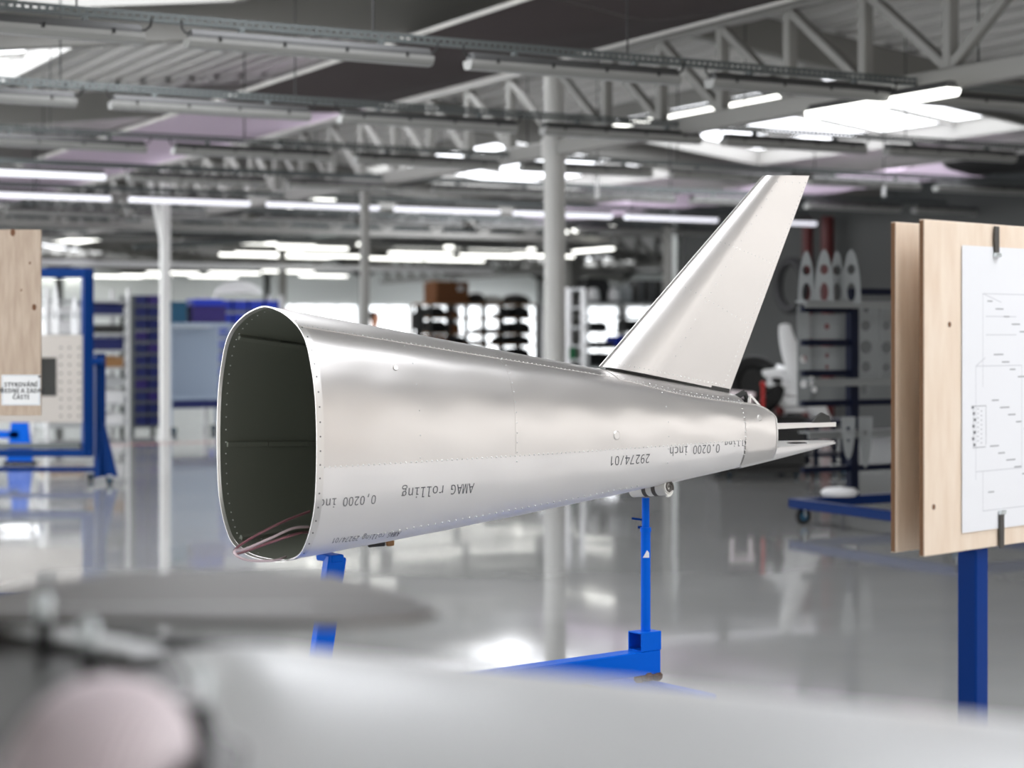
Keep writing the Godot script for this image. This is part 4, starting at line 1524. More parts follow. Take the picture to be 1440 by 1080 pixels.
# ---------------------------------------------------------------- drawing stand on the right
func right_boards() -> void:
	var org := at(1300, 783, 4.93)
	var d := Vector3(0.727, 0, -0.687).normalized()
	var n := Vector3(0.687, 0, 0.727).normalized()
	var bs := Basis(d, UP, n)
	var o := thing("board_stand", "two parallel plywood boards on a square blue post at right", "stand")
	var f := func(s: float, h: float, t: float) -> Vector3: return org + d * s + UP * h + n * t
	for k in 2:
		var st := new_st()
		box(st, Transform3D(bs, f.call(0.33, 0.45, -0.009 - k * 0.0905)), Vector3(0.66, 0.9 - 0.006 * k, 0.016), 0.0015)
		var b := part(o, "plywood_board", st, M.plywood_lit)
		st = new_st()
		box(st, Transform3D(bs, f.call(-0.0006, 0.45, -0.009 - k * 0.0905)), Vector3(0.002, 0.896 - 0.006 * k, 0.0125), 0.0004)
		part(b, "layered_edge", st, M.ply_edge)
	var st := new_st()
	var foot: Vector3 = f.call(0.31, 0, -0.05)
	foot.y = 0
	box(st, Transform3D(bs, foot + UP * 0.84), Vector3(0.062, 1.6, 0.062), 0.004)
	part(o, "post", st, M.blue_dark)
	st = new_st()
	for s in [-1.0, 1.0]:
		bar(st, foot + UP * 0.03 - d * 0.4 * s, foot + UP * 0.03, 0.06, 0.06, 0.004)
		bar(st, foot + UP * 0.03 - n * 0.4 * s, foot + UP * 0.03, 0.06, 0.06, 0.004)
	part(o, "cross_foot", st, M.blue_dark)
	for q in [[1312, 720], [1330, 690]]:
		st = new_st()
		lathe(st, [Vector2(0, 0.001), Vector2(0.006, 0.0008), Vector2(0.008, 0)], Transform3D(Basis(d, n, d.cross(n)), f.call(0.045, 0.13, -0.0008) if q[0] == 1312 else f.call(0.12, 0.62, -0.0008)), 12)
		part(o, "knot", st, M.knot)
	rebase(o, foot)
	# the drawing
	var w := 0.44
	var h := 0.787
	var im := Image.create(560, 1000, false, Image.FORMAT_RGB8)
	im.fill(Color(0.88, 0.88, 0.89))
	var g := Color(0.76, 0.76, 0.77)
	var g2 := Color(0.62, 0.62, 0.63)
	for e in [[130, 165, 3, 330, 0], [130, 165, 430, 3, 0], [85, 420, 3, 400, 0], [85, 420, 300, 3, 0], [85, 790, 300, 3, 0], [130, 790, 3, 140, 0], [130, 930, 400, 3, 0], [150, 560, 3, 140, 1], [70, 560, 3, 150, 1], [70, 560, 80, 3, 1], [70, 705, 80, 3, 1], [150, 245, 200, 3, 0], [150, 310, 200, 3, 0], [385, 420, 3, 373, 0]]:
		im.fill_rect(Rect2i(e[0], e[1], e[2], e[3]), g2 if e[4] else g)
	for k in 26:
		var x := 160 + (k * 53) % 330
		im.fill_rect(Rect2i(x, 190 + k * 27, 34 + (k * 17) % 30, 5), g2)
	for k in 7:
		im.fill_rect(Rect2i(60 + (k * 7) % 16, 560 + k * 22, 14, 10), Color(0.4, 0.4, 0.41))
	for k in 16:
		im.fill_rect(Rect2i(95 + (k % 2) * 22, 570 + k * 8, 10, 3), g2)
	for k in 60:
		im.fill_rect(Rect2i(85 + k, 420 - k / 2, 3, 3), g)
		im.fill_rect(Rect2i(130 + k * 2, 165 + k / 2, 3, 3), g)
	var paper := mat("paper_print", Color(1, 1, 1), 0.75)
	paper.albedo_texture = ImageTexture.create_from_image(im)
	var q := QuadMesh.new()
	q.size = Vector2(w, h)
	var sheet := MeshInstance3D.new()
	sheet.name = "technical_drawing"
	sheet.mesh = q
	sheet.material_override = paper
	add_child(sheet, true)
	sheet.transform = Transform3D(bs, f.call(0.176 + w / 2, 0.05 + h / 2, 0.002))
	tag(sheet, "large white sheet with a faint technical drawing clipped to the plywood", "drawing")
	for c in [[0.343, 0.895, 0.815, "dark steel clip over the top edge of the white drawing"], [0.368, 0.095, -0.005, "dark steel clip at the bottom edge of the white drawing"]]:
		o = thing("clip", c[3], "clip", Vector3.ZERO, 0, "clips on the drawing")
		st = new_st()
		box(st, Transform3D(bs, f.call(c[0], (c[1] + c[2]) / 2, 0.006)), Vector3(0.024, absf(c[1] - c[2]), 0.004), 0.001)
		part(o, "strap", st, M.steel_clip)
		st = new_st()
		var lip: float = c[2] if c[2] > 0.5 else c[1]
		tube(st, [f.call(c[0] - 0.013, lip, 0.009), f.call(c[0] + 0.013, lip, 0.009)], 0.006, 10)
		part(o, "clip_roller", st, M.steel)
		rebase(o, f.call(c[0], c[2], 0.005))

func label_text(parent: Node3D, text: String, pos: Vector3, size: float, m: Material, face := "Droid Sans") -> void:
	var tm := TextMesh.new()
	var f := SystemFont.new()
	f.font_names = PackedStringArray([face])
	f.font_weight = 700
	tm.font = f
	tm.text = text
	tm.font_size = 32
	tm.pixel_size = size / 24.0
	tm.depth = 0.001
	var o := MeshInstance3D.new()
	o.name = "lettering"
	o.set_meta("kind", "stuff")
	o.mesh = tm
	o.material_override = m
	o.position = pos
	parent.add_child(o, true)

func left_board() -> void:
	var z := 9.5
	var c := Vector3(-2.419 - 0.32, 1.46, -z)
	var o := thing("board_stand", "plywood board with a paper sign at the left edge", "stand")
	var st := new_st()
	abox(st, c, Vector3(0.64, 0.955, 0.018), 0.0015)
	var b := part(o, "plywood_board", st, M.plywood)
	for q in [[48, 432, 0.014], [42, 370, 0.006], [18, 327, 0.016], [30, 408, 0.005]]:
		st = new_st()
		lathe(st, [Vector2(0, 0.0012), Vector2(q[2] * 0.6, 0.001), Vector2(q[2], 0)], Transform3D(Basis(Vector3(0.8, 0, 0), Vector3(0, 0, 1), Vector3(0, -1.2, 0)), at(q[0], q[1], z - 0.009)), 14)
		part(b, "knot", st, M.knot)
	st = new_st()
	abox(st, Vector3(c.x - 0.12, 0.9, -z - 0.045), Vector3(0.06, 1.75, 0.06), 0.004)
	part(o, "post", st, M.blue_dark)
	st = new_st()
	abox(st, Vector3(c.x - 0.12, 0.03, -z - 0.045), Vector3(0.9, 0.06, 0.06), 0.004)
	abox(st, Vector3(c.x - 0.12, 0.03, -z - 0.045), Vector3(0.06, 0.06, 0.9), 0.004)
	part(o, "cross_foot", st, M.blue_dark)
	rebase(o, Vector3(c.x - 0.12, 0, -z - 0.045))
	var p := at(29.5, 548.5, z - 0.012)
	o = thing("paper_sign", "white paper sign with three lines of black lettering on the left board", "sign", p)
	st = new_st()
	abox(st, Vector3.ZERO, Vector3(0.2, 0.157, 0.002))
	part(o, "sheet", st, M.white)
	st = new_st()
	for e in [[0, 0.074, 0.19, 0.002], [0, -0.074, 0.19, 0.002], [0.094, 0, 0.002, 0.15], [-0.094, 0, 0.002, 0.15]]:
		abox(st, Vector3(e[0], e[1], 0.0012), Vector3(e[2], e[3], 0.0008))
	part(o, "border_line", st, M.mesh_wire)
	st = new_st()
	abox(st, Vector3(0.096, 0.07, 0.003), Vector3(0.014, 0.01, 0.004), 0.001)
	part(o, "pin", st, M.steel_clip)
	label_text(o, "STYKOVÁNÍ", Vector3(0, 0.028, 0.0015), 0.0235, M.black)
	label_text(o, "PŘEDNÍ A ZADNÍ", Vector3(0, -0.004, 0.0015), 0.0235, M.black)
	label_text(o, "ČÁSTI", Vector3(0, -0.036, 0.0015), 0.0235, M.black)

# ---------------------------------------------------------------- rolling rib rack on the right
func caster(parent: Node3D, p: Vector3, r := 0.05) -> void:   # p: the contact point on the floor
	var st := new_st()
	var t := Transform3D(Basis(UP, Vector3(0.34, 0, 0.94), UP.cross(Vector3(0.34, 0, 0.94))), p + UP * r - Vector3(0.34, 0, 0.94) * 0.015)
	lathe(st, [Vector2(0, 0), Vector2(r * 0.9, 0), Vector2(r, 0.006), Vector2(r, 0.024), Vector2(r * 0.9, 0.03), Vector2(0, 0.03)], t, 18)
	var w := part(parent, "caster", st, M.rubber)
	st = new_st()
	lathe(st, [Vector2(0, -0.002), Vector2(r * 0.55, -0.002), Vector2(r * 0.55, 0.032), Vector2(0, 0.032)], t, 14)
	part(w, "hub", st, M.bin_teal)
	st = new_st()
	for s in [-0.006, 0.034]:
		bar(st, t * Vector3(0, s, 0), t * Vector3(r * 1.25, s, 0), 0.03, 0.004)
	bar(st, t * Vector3(r * 1.25, -0.01, 0), t * Vector3(r * 1.25, 0.04, 0), 0.05, 0.008)
	part(w, "fork", st, M.steel)

func ogive(hw: float, h: float) -> PackedVector2Array:
	var p := PackedVector2Array([Vector2(-hw, 0), Vector2(hw, 0)])
	for k in 15:
		var f := (k + 1) / 15.0
		p.append(Vector2(hw * pow(1 - f * f, 0.56) if k < 14 else 0.0, h * f))
	for k in 14:
		var f := 1.0 - (k + 1) / 15.0
		p.append(Vector2(-hw * pow(1 - f * f, 0.56), h * f))
	return p

func rib_rack() -> void:
	var c := at(1117, 707, 13.63)
	c.y = 0
	var d := -B
	var n := A
	var f := func(s: float, h: float, t: float) -> Vector3: return c + d * s + UP * h + n * t
	var o := thing("rolling_rack", "navy blue rolling rack hung with grey wing ribs at right", "rack")
	var st := new_st()
	bar(st, f.call(-0.03, 0.155, 0), f.call(1.75, 0.155, 0), 0.07, 0.07, 0.004)
	part(o, "base_beam", st, M.rack_blue)
	for s in [0.0, 1.7]:
		st = new_st()
		bar(st, f.call(s, 0.155, 0.03), f.call(s, 0.155, 1.47), 0.07, 0.07, 0.004)
		part(o, "cross_beam", st, M.rack_blue)
	st = new_st()
	bar(st, f.call(-0.03, 0.155, 1.5), f.call(1.75, 0.155, 1.5), 0.07, 0.07, 0.004)
	part(o, "base_beam", st, M.rack_blue)
	for q in [[0.04, 0.05], [1.66, 0.05], [0.04, 1.46], [1.66, 1.46]]:
		caster(o, f.call(q[0], 0, q[1]), 0.06)
	for t in [0.54, 1.5]:
		st = new_st()
		bar(st, f.call(0, 0.19, t), f.call(0, 1.74, t), 0.075, 0.075, 0.005)
		part(o, "upright", st, M.navy)
	st = new_st()
	bar(st, f.call(0, 1.72, 0.5), f.call(0, 1.72, 1.54), 0.06, 0.05, 0.004)
	part(o, "top_bar", st, M.navy)
	for e in [[1.585, 0.07, 0.56], [1.337, 0.07, 0.56], [1.11, 0.07, 0.56], [0.887, 0.07, 1.5], [0.395, 0.07, 1.5]]:
		st = new_st()
		bar(st, f.call(0, e[0], e[1]), f.call(0, e[0], e[2]), 0.045, 0.045, 0.004)
		part(o, "cross_bar", st, M.navy)
	rebase(o, c)
	# light grey spars resting on the bars
	var k := 0
	for e in [[1.64, -0.03, "light grey spar across the top of the rib rack"], [1.065, 0.04, "light grey spar across the middle of the rib rack"], [0.68, 0.0, "light grey spar lowest on the rib rack"]]:
		st = new_st()
		bar(st, f.call(0.115, e[0], e[1]), f.call(0.115, e[0], 1.5), 0.14, 0.012, 0.002)
		bar(st, f.call(0.165, e[0] - 0.02, e[1]), f.call(0.165, e[0] - 0.02, 1.5), 0.012, 0.055, 0.002)
		solo("spar", st, M.rib_sheet, e[2], "spar", Vector3.ZERO, 0, "spars on the rib rack")
	# four ribs standing upright on the top spar
	for e in [[1134, 352, 428, 13.72, 0.062, "leftmost tall rib with two holes standing on the rib rack"], [1159, 350, 428, 13.6, 0.072, "second tall rib from the left standing on the rib rack"], [1177, 352, 428, 13.8, 0.058, "third tall rib from the left, half hidden on the rib rack"], [1197, 350, 428, 13.68, 0.072, "rightmost tall rib with two holes standing on the rib rack"]]:
		var p := at(e[0], e[2], e[3])
		var hh: float = at(e[0], e[1], e[3]).y - p.y
		st = new_st()
		plate(st, ogive(e[4], hh), [[Vector2(0, hh * 0.63), 0.03, 0.038], [Vector2(0, hh * 0.22), 0.031, 0.07]], Transform3D(Basis(UP, -0.25), p), 0.012)
		solo("wing_rib", st, M.rib_sheet, e[5], "wing rib", Vector3.ZERO, 0, "ribs on the rib rack")
	# parts hung on the rack: [x0, y0, x1, y1, depth, holes (x, y, r, px), label]
	for e in [[1121, 430, 1139, 572, 14.0, [[1130, 505, 5], [1130, 540, 5]], "tall narrow grey rib at the left end of the rib rack"], [1139, 442, 1193, 477, 14.05, [[1163, 459, 4]], "upper grey panel between the bars of the rib rack"], [1139, 488, 1193, 522, 14.06, [[1163, 500, 3], [1163, 516, 3]], "lower grey panel between the bars of the rib rack"],
		[1205, 432, 1237, 532, 14.25, [[1218, 436, 4], [1218, 458, 7], [1218, 488, 9], [1218, 516, 7]], "grey rib with round holes right of the rack's upright"], [1238, 430, 1266, 532, 14.35, [[1247, 458, 6], [1247, 489, 8], [1247, 517, 6]], "grey rib with round holes half behind the plywood"], [1139, 542, 1192, 567, 14.07, [[1145, 548, 4]], "low grey panel under the middle spar"], [1207, 540, 1262, 568, 14.3, [[1216, 548, 5]], "low grey panel right of the upright under the middle spar"]]:
		var p := at(e[0], e[3], e[4])
		var q := at(e[2], e[1], e[4])
		var r := 0.012
		var w := q.x - p.x
		var hh := q.y - p.y
		var poly := PackedVector2Array([Vector2(r, 0), Vector2(w - r, 0), Vector2(w, r), Vector2(w - 0.006, hh - r), Vector2(w - r - 0.006, hh), Vector2(r, hh), Vector2(0, hh - r), Vector2(0, r)])
		var holes := []
		for hl in e[5]:
			var hp := at(hl[0], hl[1], e[4]) - p
			holes.append([Vector2(hp.x, hp.y), hl[2] * e[4] / FPX, hl[2] * e[4] / FPX * 1.1])
		st = new_st()
		plate(st, poly, holes, Transform3D(Basis(), p), 0.015)
		solo("sheet_rib", st, M.rib_sheet, e[6], "wing rib", Vector3.ZERO, 0, "ribs on the rib rack")
	for e in [[1193, 592, 652, 13.5, 0.05, "hanging pointed bracket left of the rack's upright"], [1217, 592, 664, 13.6, 0.05, "hanging pointed bracket right of the rack's upright"]]:
		var p := at(e[0], e[1], e[3])
		var hh: float = p.y - at(e[0], e[2], e[3]).y
		st = new_st()
		var og := ogive(e[4], hh)
		plate(st, og, [[Vector2(0, hh * 0.3), 0.017, 0.022], [Vector2(0, hh * 0.55), 0.01, 0.014]], Transform3D(Basis(Vector3.RIGHT, Vector3.DOWN, Vector3.FORWARD), p + UP * 0.03), 0.02)
		solo("pointed_bracket", st, M.rib_sheet, e[5], "bracket", Vector3.ZERO, 0, "brackets on the rib rack")
	st = new_st()
	var sp := f.call(0.0, 0.19, 0.42) as Vector3
	lathe(st, [Vector2(0, 0), Vector2(0.075, 0.0), Vector2(0.09, 0.03), Vector2(0.07, 0.06), Vector2(0.0, 0.07)], Transform3D(Basis().scaled(Vector3(1.6, 1, 1)), sp), 16)
	solo("white_bundle", st, M.white, "small white bundle lying on the rib rack's base beam", "bundle")

# ---------------------------------------------------------------- blue jig on the left
func jig() -> void:
	var z := 17.3
	var o := thing("assembly_jig", "dark blue upright jig frame behind the left plywood board", "jig")
	var st := new_st()
	var p := func(px: float, py: float, dz := 0.0) -> Vector3: return at(px, py, z + dz)
	bar(st, p.call(123, 640), p.call(123, 378), 0.095, 0.095, 0.006)
	part(o, "upright", st, M.jig_blue)
	st = new_st()
	bar(st, p.call(-120, 640), p.call(-120, 378), 0.095, 0.095, 0.006)
	part(o, "upright", st, M.jig_blue)
	st = new_st()
	bar(st, p.call(-126, 384), p.call(130, 384), 0.09, 0.085, 0.006)
	part(o, "top_bar", st, M.jig_blue)
	st = new_st()
	bar(st, p.call(-126, 637), p.call(130, 637), 0.09, 0.07, 0.006)
	part(o, "bottom_bar", st, M.jig_blue)
	st = new_st()
	bar(st, p.call(-126, 627), p.call(113, 627), 0.07, 0.045, 0.004)
	part(o, "grey_tray", st, M.galvanised)
	for x in [140, -140]:
		st = new_st()
		bar(st, p.call(x, 668, 0.15), p.call(x, 497, 0.15), 0.095, 0.095, 0.006)
		part(o, "stand_post", st, M.jig_blue)
		st = new_st()
		var s := 1.0 if x > 0 else -1.0
		prism(st, PackedVector2Array([Vector2(0.02 * s, 0.06), Vector2(0.17 * s, 0.06), Vector2(0.06 * s, 0.52), Vector2(0.02 * s, 0.6)]), Transform3D(Basis(), at(x, HORIZON, z + 0.12) * Vector3(1, 0, 1)), 0.05)
		prism(st, PackedVector2Array([Vector2(-0.1, 0.06), Vector2(0.1, 0.06), Vector2(0.03, 0.5), Vector2(-0.03, 0.5)]), Transform3D(Basis(UP, PI / 2), at(x, HORIZON, z + 0.12) * Vector3(1, 0, 1)), 0.05)
		part(o, "gusset", st, M.jig_blue)
		caster(o, at(x + 14 * s, HORIZON, z - 0.02) * Vector3(1, 0, 1), 0.035)
		caster(o, at(x - 12 * s, HORIZON, z + 0.4) * Vector3(1, 0, 1), 0.035)
	st = new_st()
	bar(st, p.call(-140, 660, 0.15), p.call(148, 660, 0.15), 0.05, 0.045, 0.004)
	part(o, "low_tie_bar", st, M.jig_blue)
	st = new_st()   # pivot
	tube(st, [p.call(124, 508), p.call(146, 508)], 0.035, 12)
	part(o, "pivot", st, M.jig_blue)
	rebase(o, at(0, HORIZON, z) * Vector3(1, 0, 1))
	# second stand further back
	o = thing("blue_trestle", "bright blue trestle foot seen below the left plywood board", "trestle")
	st = new_st()
	prism(st, PackedVector2Array([Vector2(-0.14, 0.03), Vector2(0.14, 0.03), Vector2(0.07, 0.62), Vector2(-0.07, 0.62)]), Transform3D(Basis(), at(28, HORIZON, 20.0) * Vector3(1, 0, 1)), 0.06)
	part(o, "leg", st, M.blue)
	st = new_st()
	bar(st, at(-90, 611, 20.0), at(28, 611, 20.0), 0.06, 0.08, 0.004)
	part(o, "tie_bar", st, M.blue)
	st = new_st()
	prism(st, PackedVector2Array([Vector2(-0.14, 0.03), Vector2(0.14, 0.03), Vector2(0.07, 0.62), Vector2(-0.07, 0.62)]), Transform3D(Basis(), at(-90, HORIZON, 20.0) * Vector3(1, 0, 1)), 0.06)
	part(o, "leg", st, M.blue)
	for x in [28.0, -90.0]:
		st = new_st()
		abox(st, at(x, HORIZON, 20.0) * Vector3(1, 0, 1) + UP * 0.015, Vector3(0.34, 0.03, 0.14), 0.004)
		part(o, "foot_pad", st, M.rubber)
	rebase(o, at(28, HORIZON, 20.0) * Vector3(1, 0, 1))
	# aluminium bulkhead panel mounted in the jig
	o = thing("drilled_bulkhead", "drilled aluminium panel with a dark rectangular opening inside the blue jig", "panel")
	var a := p.call(-90, 594, -0.05) as Vector3
	var b := p.call(116, 471, -0.05) as Vector3
	var w := b.x - a.x
	var h := b.y - a.y
	var hx0 := w * 0.685
	var hx1 := w * 0.825
	st = new_st()
	for e in [[0.0, 0.0, hx0, h], [hx1, 0.0, w, h], [hx0, 0.0, hx1, h * 0.3], [hx0, h * 0.74, hx1, h]]:
		abox(st, a + Vector3((e[0] + e[2]) / 2, (e[1] + e[3]) / 2, 0), Vector3(e[2] - e[0], e[3] - e[1], 0.015), 0.001)
	part(o, "sheet", st, M.panel_sheet)
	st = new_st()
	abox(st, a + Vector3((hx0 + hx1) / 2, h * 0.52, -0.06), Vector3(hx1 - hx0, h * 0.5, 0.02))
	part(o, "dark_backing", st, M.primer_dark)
	var sp := []
	for i in 9:
		for x in [hx1 + 0.04, w - 0.03, (hx1 + w) / 2]:
			sp.append([a + Vector3(x, 0.06 + i * (h - 0.1) / 9.0, 0.008), Vector3(0, 0, 1)])
	rivets(o, "drilled_hole", sp, 0.011, M.primer_dark, 0.2)
	rebase(o, a)
	for e in [[78, 398, 470, "taller white pointed rib above the drilled panel in the jig"], [105, 415, 470, "shorter white pointed rib above the drilled panel in the jig"]]:
		var q := p.call(e[0], e[2], 0.05) as Vector3
		st = new_st()
		plate(st, ogive(0.035, (e[2] - e[1]) * z / FPX), [[Vector2(0, 0.18), 0.012, 0.05]], Transform3D(Basis(), q), 0.02)
		solo("pointed_rib", st, M.white, e[3], "rib", Vector3.ZERO, 0, "ribs in the jig")

# ---------------------------------------------------------------- far racks
func rack(called: String, label: String, p: Vector3, dir: Vector3, w: float, dep: float, h: float, shelves: Array, mu: Material, ms: Material) -> Node3D:
	var o := thing(called, label, "rack", p)
	var back := Vector3(dir.z, 0, -dir.x)
	if back.z > 0:
		back = -back
	var nb := 6 if called == "long_rack" else maxi(1, int(round(w / 1.6)))
	for i in nb + 1:
		for t in [0.0, dep]:
			var st := new_st()
			var q: Vector3 = dir * (w * i / nb) + back * t
			bar(st, q, q + UP * h, 0.06, 0.05, 0.004, dir)
			part(o, "upright", st, mu)
	for s in shelves:
		var st := new_st()
		bar(st, back * dep / 2 + UP * s, dir * w + back * dep / 2 + UP * s, dep, 0.035, 0.003)
		part(o, "shelf", st, ms)
	return o

func bin(size: Vector3) -> SurfaceTool:   # open-fronted storage bin standing at the origin
	var st := new_st()
	var x := size.x / 2
	prism(st, PackedVector2Array([Vector2(-size.z / 2, 0), Vector2(size.z / 2, 0), Vector2(size.z / 2, size.y), Vector2(-size.z * 0.2, size.y), Vector2(-size.z / 2, size.y * 0.55)]), Transform3D(Basis(Vector3(0, 0, -1), UP, Vector3(1, 0, 0)), Vector3.ZERO), x * 2)
	abox(st, Vector3(0, size.y * 0.97, -size.z * 0.15), Vector3(size.x * 1.04, size.y * 0.06, size.z * 0.72))
	return st

func far_racks() -> void:
	var dir := A
	var back := B
	# white shelf rack at far left
	var p := at(66, 613, 25.4)
	p.y = 0
	var hs := [0.12, 0.42, 0.68, 0.92, 1.16, 1.4, 1.66, 1.86]
	rack("shelf_rack", "white shelf rack of sheet stock behind the blue jig", p, dir, 1.15, 0.8, 2.04, hs, M.white, M.light_grey)
	var mats := ["light_grey", "bin_navy", "timber", "white", "bin_navy", "white", "dark_grey"]
	for k in 7:
		for j in 2:
			var st := new_st()
			abox(st, Vector3(0, 0.045 + 0.02 * ((k + j) % 3), 0), Vector3(0.5, 0.09 + 0.04 * ((k + j) % 3), 0.62), 0.004)
			for e in 2:
				abox(st, Vector3(0.03 - 0.06 * e, 0.102 + 0.04 * ((k + j) % 3) + 0.01 * e, 0), Vector3(0.46, 0.012, 0.6), 0.002)
			solo("sheet_stack", st, M[mats[(k * 2 + j * 3) % 7]], "flat stack of stock on the white rack behind the jig, %s shelf, %s side" % [ORD[k], "left" if j == 0 else "right"], "stack", p + dir * (0.3 + 0.55 * j) + back * 0.38 + UP * (hs[k] + 0.018), LAMP_YAW, "stock on the white shelf rack")
	# dark blue bins rack
	p = at(186, 611, 25.9)
	p.y = 0
	hs = []
	for k in 11:
		hs.append(0.1 + k * 0.17)
	rack("bin_rack", "rack of navy bins left of the white column", p, dir, 0.45, 0.5, 1.95, hs, M.galvanised, M.galvanised)
	for k in 11:
		for j in 2:
			solo("storage_bin", bin(Vector3(0.19, 0.13, 0.4)), M.bin_navy if (k + j) % 4 < 3 else M.bin_purple, "navy bin left of the white column, %s shelf up, %s of its pair" % [ORD[k], "left" if j == 0 else "right"], "bin", p + dir * (0.12 + 0.22 * j) + back * 0.22 + UP * (hs[k] + 0.018), LAMP_YAW + PI, "bins left of the white column")
	# wire mesh cage trolley right of the column
	p = at(240, 612, 25.8)
	p.y = 0
	var o := thing("mesh_cage", "pale wire mesh cage trolley right of the white column", "cage", p)
	var st := new_st()
	for q in [0.0, 0.88]:
		bar(st, dir * q + UP * 0.1, dir * q + UP * 1.56, 0.04, 0.04, 0.004, dir)
		bar(st, dir * q + back * 0.6 + UP * 0.1, dir * q + back * 0.6 + UP * 1.56, 0.04, 0.04, 0.004, dir)
	for h in [0.5, 1.54]:
		bar(st, UP * h, dir * 0.88 + UP * h, 0.04, 0.04, 0.003)
		bar(st, back * 0.6 + UP * h, dir * 0.88 + back * 0.6 + UP * h, 0.04, 0.04, 0.003)
	part(o, "frame", st, M.mesh_wire)
	st = new_st()
	for k in 18:
		bar(st, dir * (0.88 * k / 17.0) + UP * 0.5, dir * (0.88 * k / 17.0) + UP * 1.54, 0.009, 0.009, 0.0, dir)
	for k in 22:
		bar(st, UP * (0.5 + 1.04 * k / 21.0), dir * 0.88 + UP * (0.5 + 1.04 * k / 21.0), 0.009, 0.009)
	part(o, "wire_mesh", st, M.mesh_wire).set_meta("kind", "stuff")
	st = new_st()
	abox(st, dir * 0.44 + back * 0.5 + UP * 1.0, Vector3(0.84, 1.0, 0.02), 0.003, LAMP_YAW)
	part(o, "back_sheet", st, M.mesh_wire)
	for q in [0.06, 0.82]:
		caster(o, p * 0.0 + dir * q + back * 0.05, 0.05)
		caster(o, dir * q + back * 0.55, 0.05)
	st = new_st()
	abox(st, dir * 0.44 + back * 0.3 + UP * 0.42, Vector3(0.86, 0.12, 0.56), 0.006, LAMP_YAW)
	part(o, "tray", st, M.bin_navy)
	var bx := [["bin_teal", 0.16, 0.22, 0.3, "teal box at left on top of the mesh cage"], ["bin_purple", 0.6, 0.5, 0.24, "purple box at right on top of the mesh cage"]]
	for e in bx:
		st = new_st()
		abox(st, Vector3(0, e[3] / 2, 0), Vector3(e[2], e[3], 0.4), 0.01)
		abox(st, Vector3(0, e[3] * 0.93, 0), Vector3(e[2] + 0.02, e[3] * 0.1, 0.42), 0.004)
		solo("storage_box", st, M[e[0]], e[4], "box", p + dir * e[1] + back * 0.3 + UP * 1.56, LAMP_YAW)
	st = new_st()
	abox(st, Vector3(0, 0.05, 0), Vector3(0.44, 0.1, 0.36), 0.01)
	solo("storage_box", st, M.bin_blue, "flat blue box lying on the purple box over the mesh cage", "box", p + dir * 0.6 + back * 0.3 + UP * 1.8, LAMP_YAW)
	# bright blue bins behind the open end
	p = at(304, 600, 28.0)
	p.y = 0
	hs = []
	for k in 8:
		hs.append(0.35 + k * 0.2)
	rack("bin_rack", "rack of bright blue bins just above the tail cone's open end", p, dir, 1.05, 0.5, 2.0, hs, M.white, M.galvanised)
	for k in 8:
		for j in 4:
			if k < 4 and j > 0:
				continue
			solo("storage_bin", bin(Vector3(0.22, 0.15, 0.4)), M.bin_blue, "bright blue bin above the open end, %s shelf up, %s from the left" % [ORD[k], ORD[j]], "bin", p + dir * (0.14 + 0.255 * j) + back * 0.22 + UP * (hs[k] + 0.018), LAMP_YAW + PI, "bright blue bins above the open end")
	st = new_st()
	lathe(st, [Vector2(0.0, 0.0), Vector2(0.28, 0.0), Vector2(0.26, 0.08), Vector2(0.15, 0.17), Vector2(0.0, 0.2)], Transform3D(Basis().scaled(Vector3(1.3, 1, 0.7)), Vector3.ZERO), 18)
	solo("white_fairing", st, M.white, "white shell lying on top of the bright blue bins", "shell", p + dir * 0.42 + back * 0.2 + UP * 2.02)
	st = new_st()
	abox(st, Vector3(0, 0.1, 0), Vector3(0.16, 0.2, 0.3), 0.01)
	abox(st, Vector3(0, 0.205, 0), Vector3(0.17, 0.02, 0.31), 0.004)
	solo("storage_box", st, M.red, "red box at the right end of the bright blue bins", "box", p + dir * 1.2 + back * 0.2 + UP * 1.55, LAMP_YAW)
	# wide rack in front of the bright windows
	p = at(606, 560, 38.0)
	p.y = 0
	hs = [0.35, 0.8, 1.17, 1.41, 1.736]
	rack("long_rack", "long dark rack left of the thick column before the bright windows", p, dir, 2.5, 0.9, 2.01, hs, M.dark_grey, M.timber)
	var n := 0
	for e in [[0.22, 4, 0.4, 0.22, "dark_grey"], [0.62, 4, 0.3, 0.14, "cardboard"], [2.2, 4, 0.5, 0.24, "black"], [1.85, 4, 0.16, 0.1, "mid_grey"], [0.25, 3, 0.45, 0.26, "black"], [0.66, 3, 0.24, 0.2, "cardboard"], [2.2, 3, 0.54, 0.24, "dark_grey"], [1.5, 3, 0.5, 0.1, "dark_grey"], [0.3, 2, 0.5, 0.2, "cardboard"], [0.75, 2, 0.3, 0.17, "dark_grey"], [2.1, 2, 0.7, 0.2, "dark_grey"], [1.3, 2, 0.3, 0.08, "black"], [0.3, 1, 0.5, 0.3, "black"], [0.95, 1, 0.6, 0.28, "dark_grey"], [1.6, 1, 0.5, 0.2, "light_grey"], [2.2, 1, 0.5, 0.3, "black"]]:
		st = new_st()
		prism(st, PackedVector2Array([Vector2(-e[2] / 2, 0), Vector2(e[2] / 2, 0), Vector2(e[2] * 0.48, e[3] * 0.7), Vector2(e[2] * 0.2, e[3]), Vector2(-e[2] * 0.3, e[3] * 0.92), Vector2(-e[2] * 0.5, e[3] * 0.5)]), Transform3D(), 0.5)
		solo("stored_part", st, M[e[4]], "blurred %s part on the long dark rack, %s shelf, %s" % [{"dark_grey": "dark grey", "black": "black", "light_grey": "pale", "mid_grey": "grey", "cardboard": "brown"}[e[4]], ORD[e[1]], "left end" if e[0] < 0.5 else ("right end" if e[0] > 2.0 else ("left of middle" if e[0] < 1.1 else "middle"))], "part", p + dir * e[0] + back * 0.45 + UP * (hs[e[1]] + 0.018), LAMP_YAW, "parts on the long dark rack")
		n += 1
